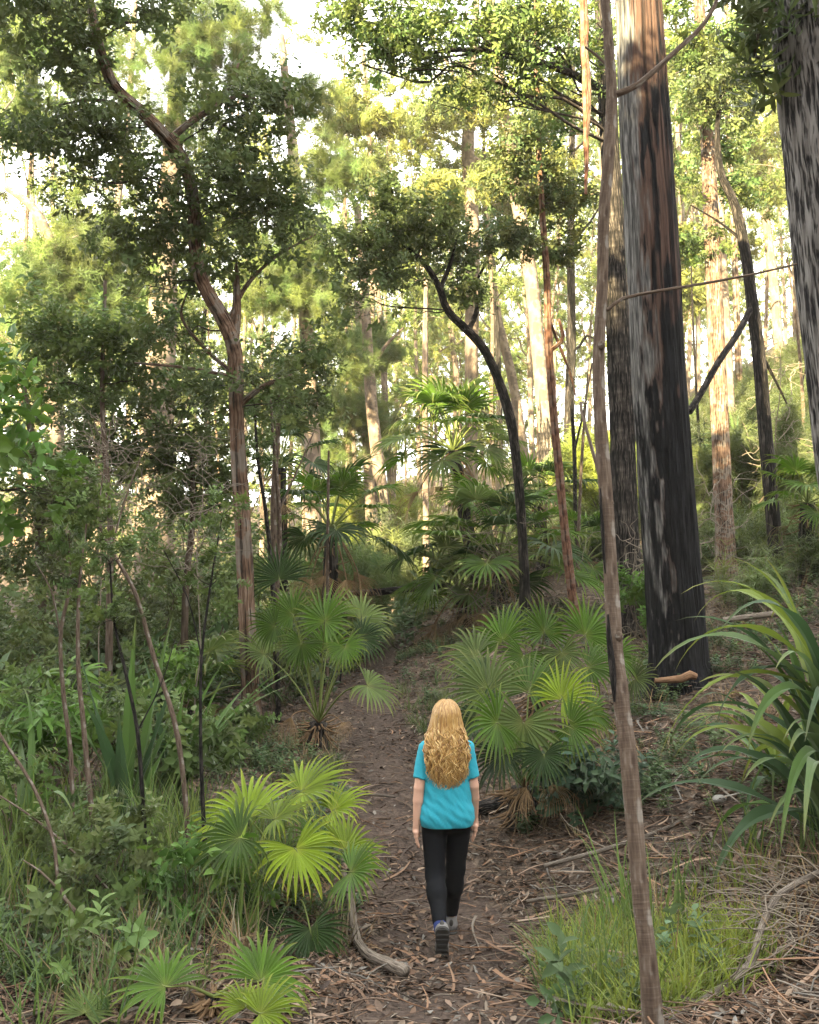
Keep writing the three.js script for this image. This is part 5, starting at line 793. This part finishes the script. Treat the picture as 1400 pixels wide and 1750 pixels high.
  const head = join([ell([0, 1.478, -0.005], [0.076, 0.105, 0.094]), ell([0, 1.425, -0.035], [0.055, 0.068, 0.06]), cap([0, 1.26, 0.015], [0, 1.41, 0.0], 0.058, 0.05), ell([0, 1.455, -0.103], [0.012, 0.025, 0.016]), ell([0, 1.43, -0.112], [0.014, 0.012, 0.012]), ell([0, 1.4, -0.088], [0.024, 0.008, 0.012]), ell([-0.08, 1.465, 0.005], [0.012, 0.03, 0.02]), ell([0.08, 1.465, 0.005], [0.012, 0.03, 0.02])], 0.018);
  const feet = [cap(legs[0][2], [-0.045, 0.07, 0.29], 0.03, 0.024), cap(legs[1][2], [0.035, 0.04, -0.3], 0.033, 0.028)];
  const hands = arms.map(([, , w], s) => {                       // palm and five curled fingers, hanging, thumbs towards the front
    const q = s ? 1 : -1, o = (x, y, z) => [w[0] + q * x, w[1] + y, w[2] + z];
    const L = [cap(o(0, 0.015, 0), o(0.003, -0.04, -0.002), 0.022, 0.022), cap(o(0.002, -0.05, 0.02), o(0.002, -0.05, -0.022), 0.018, 0.018), cap(o(0.001, -0.075, 0.022), o(0, -0.075, -0.024), 0.015, 0.015)];
    [[-0.026, 0.066], [-0.009, 0.074], [0.009, 0.07], [0.024, 0.056]].forEach(([z, l]) => { const a = o(0.001, -0.08, z), b = o(-0.004, -0.08 - l * 0.5, z * 1.1), c = o(-0.016, -0.08 - l * 0.95, z * 1.05); L.push(cap(a, b, 0.0095, 0.0088), cap(b, c, 0.0088, 0.0072)); });
    L.push(cap(o(-0.002, -0.03, -0.018), o(-0.012, -0.06, -0.042), 0.012, 0.0105), cap(o(-0.012, -0.06, -0.042), o(-0.016, -0.088, -0.046), 0.0105, 0.008));
    return (x, y, z) => { let d = smin(smin(L[0](x, y, z), L[1](x, y, z), 0.012), L[2](x, y, z), 0.012); for (let i = 3; i < L.length; i++) d = smin(d, L[i](x, y, z), 0.004); return d; };
  });
  const bodyF = join([torso, ...legF, ...armF, ...feet, head], 0.025);
  const skin = std({ color: new THREE.Color().setRGB(0.56, 0.33, 0.24), roughness: 0.55 });
  const gs = [net(bodyF, [-0.32, -0.02, -0.42], [0.32, 1.62, 0.46], 0.0125), ...hands.map((f, s) => { const w = arms[s][2]; return net(f, [w[0] - 0.07, w[1] - 0.2, w[2] - 0.09], [w[0] + 0.07, w[1] + 0.05, w[2] + 0.08], 0.0035); })];
  const body = part(P, 'body', mergeGeometries(gs), skin); body.userData.label = 'bare arms and hands hanging at her sides';
  // shirt with soft folds
  const folds = (x, y, z) => 0.008 * (fbm3(x * 15 + 3, y * 17 + x * 20, z * 12, 4) - 0.5) * 2 + 0.0018 * Math.sin(y * 90 + x * 60 + 5 * fbm3(x * 8, y * 5, z * 8, 2)) * sstep(1.12, 0.85, y) * sstep(0.7, 0.8, y);
  const sleeve = arms.map(([s, e], i) => { const m = [0, 1, 2].map((k) => mix(s[k], e[k], 0.78)), c = cap(s, m, 0.056, 0.054), dx = e[0] - s[0], dy = e[1] - s[1], dz = e[2] - s[2], l = Math.hypot(dx, dy, dz); return (x, y, z) => Math.max(c(x, y, z), ((x - m[0]) * dx + (y - m[1]) * dy + (z - m[2]) * dz) / l); });
  const drop = join([ell([0, 1.0, 0.005], [0.142, 0.2, 0.115]), (x, y, z) => Math.max((Math.hypot(x / (0.16 + 0.055 * (0.85 - y)), (z - 0.02 * sstep(1.1, 0.9, y)) / (0.125 - 0.02 * sstep(0.9, 1.1, y))) - 1) * 0.125, y - 1.13)], 0.05);
  const shirtF = (x, y, z) => { const d = smin(smin(torso(x, y, z) - 0.013, drop(x, y, z), 0.04), smin(sleeve[0](x, y, z), sleeve[1](x, y, z), 0.001), 0.022) + folds(x, y, z); return Math.max(d, 0.782 + 0.006 * Math.sin(x * 9 + 1) - y, y - 1.325 + 0.3 * Math.abs(x) * 0); };
  const weave = tex(128, 128, (u, v) => [0.5 + 0.5 * pfbm(u, v, 60, 60, 5, 2)], false);
  part(P, 'shirt', net(shirtF, [-0.3, 0.68, -0.2], [0.3, 1.36, 0.23], 0.009), new THREE.MeshPhysicalMaterial({ color: new THREE.Color().setRGB(0.013, 0.27, 0.36), roughness: 0.85, sheen: 0.3, sheenColor: new THREE.Color(0.3, 0.7, 0.8) }));
  // leggings
  const cloth = (x, y, z) => smin(smin(legF[0](x, y, z), legF[1](x, y, z), 0.012), torso(x, y, z), 0.03) - 0.007 + 0.002 * (fbm3(x * 20, y * 40, z * 20, 2) - 0.5) * 2;
  const lm = std({ color: new THREE.Color().setRGB(0.0045, 0.005, 0.007), roughness: 0.8 });
  const ank = legs[0][2], kn = legs[0][1], cutL = (x, y, z) => { const d = [ank[0] - kn[0], ank[1] - kn[1], ank[2] - kn[2]], l = Math.hypot(...d); return ((x - ank[0]) * d[0] + (y - ank[1]) * d[1] + (z - ank[2]) * d[2]) / l + 0.035; };
  part(P, 'leggings', net((x, y, z) => Math.max(cloth(x, y, z), y - 0.97, x < 0.0 && z > 0.1 ? cutL(x, y, z) : 0.12 - y), [-0.24, 0.08, -0.3], [0.24, 1.0, 0.42], 0.0095), lm);
  // socks and shoes
  const sockMat = std({ color: new THREE.Color().setRGB(0.035, 0.05, 0.16) });
  [[[-0.056, 0.262, 0.285], [-0.052, 0.215, 0.33]], [[0.037, 0.15, -0.19], [0.035, 0.07, -0.2]]].forEach(([a, b]) => part(P, 'sock', net(cap(a, b, 0.041, 0.04), [a[0] - 0.08, Math.min(a[1], b[1]) - 0.07, Math.min(a[2], b[2]) - 0.07], [a[0] + 0.08, Math.max(a[1], b[1]) + 0.07, Math.max(a[2], b[2]) + 0.07], 0.006), sockMat));
  const shoeUpper = std({ color: new THREE.Color().setRGB(0.17, 0.16, 0.155), roughness: 0.8 }), shoeSole = std({ color: new THREE.Color().setRGB(0.045, 0.042, 0.04), roughness: 0.8 }), accent = std({ color: new THREE.Color().setRGB(0.06, 0.055, 0.05) });
  function shoe(pos, rx, tone) {                                  // built flat with toes to -z, then turned about its toe
    const upper = join([ell([0, 0.06, 0.0], [0.042, 0.045, 0.055]), ell([0, 0.045, -0.09], [0.044, 0.036, 0.08]), ell([0, 0.035, -0.16], [0.042, 0.03, 0.05]), cap([0, 0.06, 0.01], [0, 0.1, 0.0], 0.04, 0.042)], 0.02);
    const s = part(P, 'shoe', net((x, y, z) => Math.max(upper(x, y, z), 0.02 - y), [-0.07, 0, -0.23], [0.07, 0.16, 0.09], 0.006), tone);
    const soleF = (x, y, z) => { const w = 0.043 - 0.009 * Math.exp(-(((z + 0.05) / 0.03) ** 2)), d = Math.hypot(Math.max(Math.abs(z + 0.06) - 0.105, 0), x) - w, tread = 0.004 * (Math.sin(z * 160) > 0 ? 1 : 0); return Math.max(d, y - 0.027, tread - y); };
    part(s, 'sole', net(soleF, [-0.06, -0.012, -0.25], [0.06, 0.04, 0.12], 0.005), shoeSole);
    part(s, 'heel_tab', net(ell([0, 0.085, 0.052], [0.014, 0.024, 0.01]), [-0.03, 0.05, 0.03], [0.03, 0.12, 0.075], 0.004), accent);
    s.position.set(...pos); s.rotation.set(rx, 0, 0); return s;
  }
  { const a = -1.2, toe = new V3(0, 0.01, -0.19).applyEuler(new THREE.Euler(a, 0, 0)); shoe([-0.042, 0.012 - toe.y, 0.34 - toe.z], a, shoeUpper); }
  shoe([0.036, 0.0, -0.19], 0, shoeUpper);
  // hair: locks that leave the parting, follow the skull and fall in waves over the back
  const hg = new Geo(), r = rng(77), tones = [[0.36, 0.2, 0.06], [0.48, 0.29, 0.095], [0.24, 0.12, 0.034], [0.58, 0.39, 0.16], [0.41, 0.235, 0.07]];
  for (let i = 0; i < 1000; i++) {
    const layer = r(), ph = (r() * 2 - 1) * 1.95, end = 1.035 + 0.13 * Math.pow(r(), 1.4) + 0.05 * Math.pow(Math.abs(ph) / 1.95, 2), pts = [], f1 = 26 + 14 * r(), ph0 = r() * 6.28, ph1 = r() * 6.28, col = tones[Math.floor(r() * 5)], fly = r() < 0.1 ? 2.4 : 1, wid = (0.0038 + 0.0032 * r()) / Math.sqrt(fly);
    const xEnd = 0.106 * (ph / 1.95) + (r() - 0.5) * 0.05, zBack = 0.132 + 0.028 * layer - 0.05 * (ph / 1.95) ** 2;
    let start;
    for (let k = 0; k <= 9; k++) { const th = 0.12 + k / 9 * 1.4, s = 1.05 + 0.09 * layer; const wob = 0.006 * Math.sin(k * 1.3 + ph0); start = new V3(Math.sin(ph) * Math.sin(th) * 0.08 * s + wob, 1.478 + Math.cos(th) * 0.105 * s, -0.005 + Math.cos(ph) * Math.sin(th) * 0.1 * s); pts.push(start); }
    const n = 18, y0 = start.y;
    for (let k = 1; k <= n; k++) { const t = k / n, y = mix(y0, end, t), e = sstep(0, 0.7, t), am = 0.013 * fly * sstep(0, 0.35, t); pts.push(new V3(mix(start.x, xEnd, e) + (start.x * 0.2) * Math.sin(t * 3.1) + am * Math.sin(y * f1 * 1.8 + ph0), y, mix(start.z, zBack - 0.02 * t, e) + am * 0.8 * Math.cos(y * f1 * 1.6 + ph1))); }
    let last;
    pts.forEach((p, k) => {
      const t = k / (pts.length - 1), q = pts[Math.min(k + 1, pts.length - 1)].clone().sub(pts[Math.max(k - 1, 0)]).normalize(), sd = new V3().crossVectors(q, new V3(p.x * 2, 0, 1)).normalize(), nn = new V3().crossVectors(sd, q), w = wid * (t < 0.75 ? 1 : 1 - (t - 0.75) * 3.4), c = lerp3(lerp3(col, tones[2], 0.45), col, sstep(0.15, 0.6, t));
      const v = [0, 1, 2, 3].map((m) => { const a = m * Math.PI / 2; return hg.v(p.clone().addScaledVector(sd, Math.cos(a) * w).addScaledVector(nn, Math.sin(a) * w * 0.6), c); });
      if (last) for (let m = 0; m < 4; m++) hg.quad(last[m], last[(m + 1) % 4], v[(m + 1) % 4], v[m]); last = v;
    });
  }
  const hair = part(P, 'hair', hg.done(), new THREE.MeshPhysicalMaterial({ color: 0xffffff, vertexColors: true, roughness: 0.42, sheen: 0.3, sheenColor: new THREE.Color(0.8, 0.6, 0.3) }));
  hair.userData.label = 'long wavy golden blond hair reaching mid back';
  const under = part(hair, 'underlayer', net(join([ell([0, 1.483, 0.012], [0.079, 0.103, 0.082]), cap([-0.03, 1.4, 0.06], [-0.04, 1.22, 0.095], 0.055, 0.04), cap([0.03, 1.4, 0.06], [0.04, 1.22, 0.095], 0.055, 0.04)], 0.03), [-0.13, 1.12, -0.13], [0.13, 1.62, 0.17], 0.009), std({ color: new THREE.Color().setRGB(0.3, 0.165, 0.05), roughness: 0.7 }));
  for (const s of [-1, 1]) { const e = new THREE.SphereGeometry(0.0115, 14, 10); e.translate(s * 0.031, 1.468, -0.088); part(body, 'eye', e, std({ color: 0xf2efe8, roughness: 0.2 })); }
}
console.log('person');
renderer.render(scene, camera);
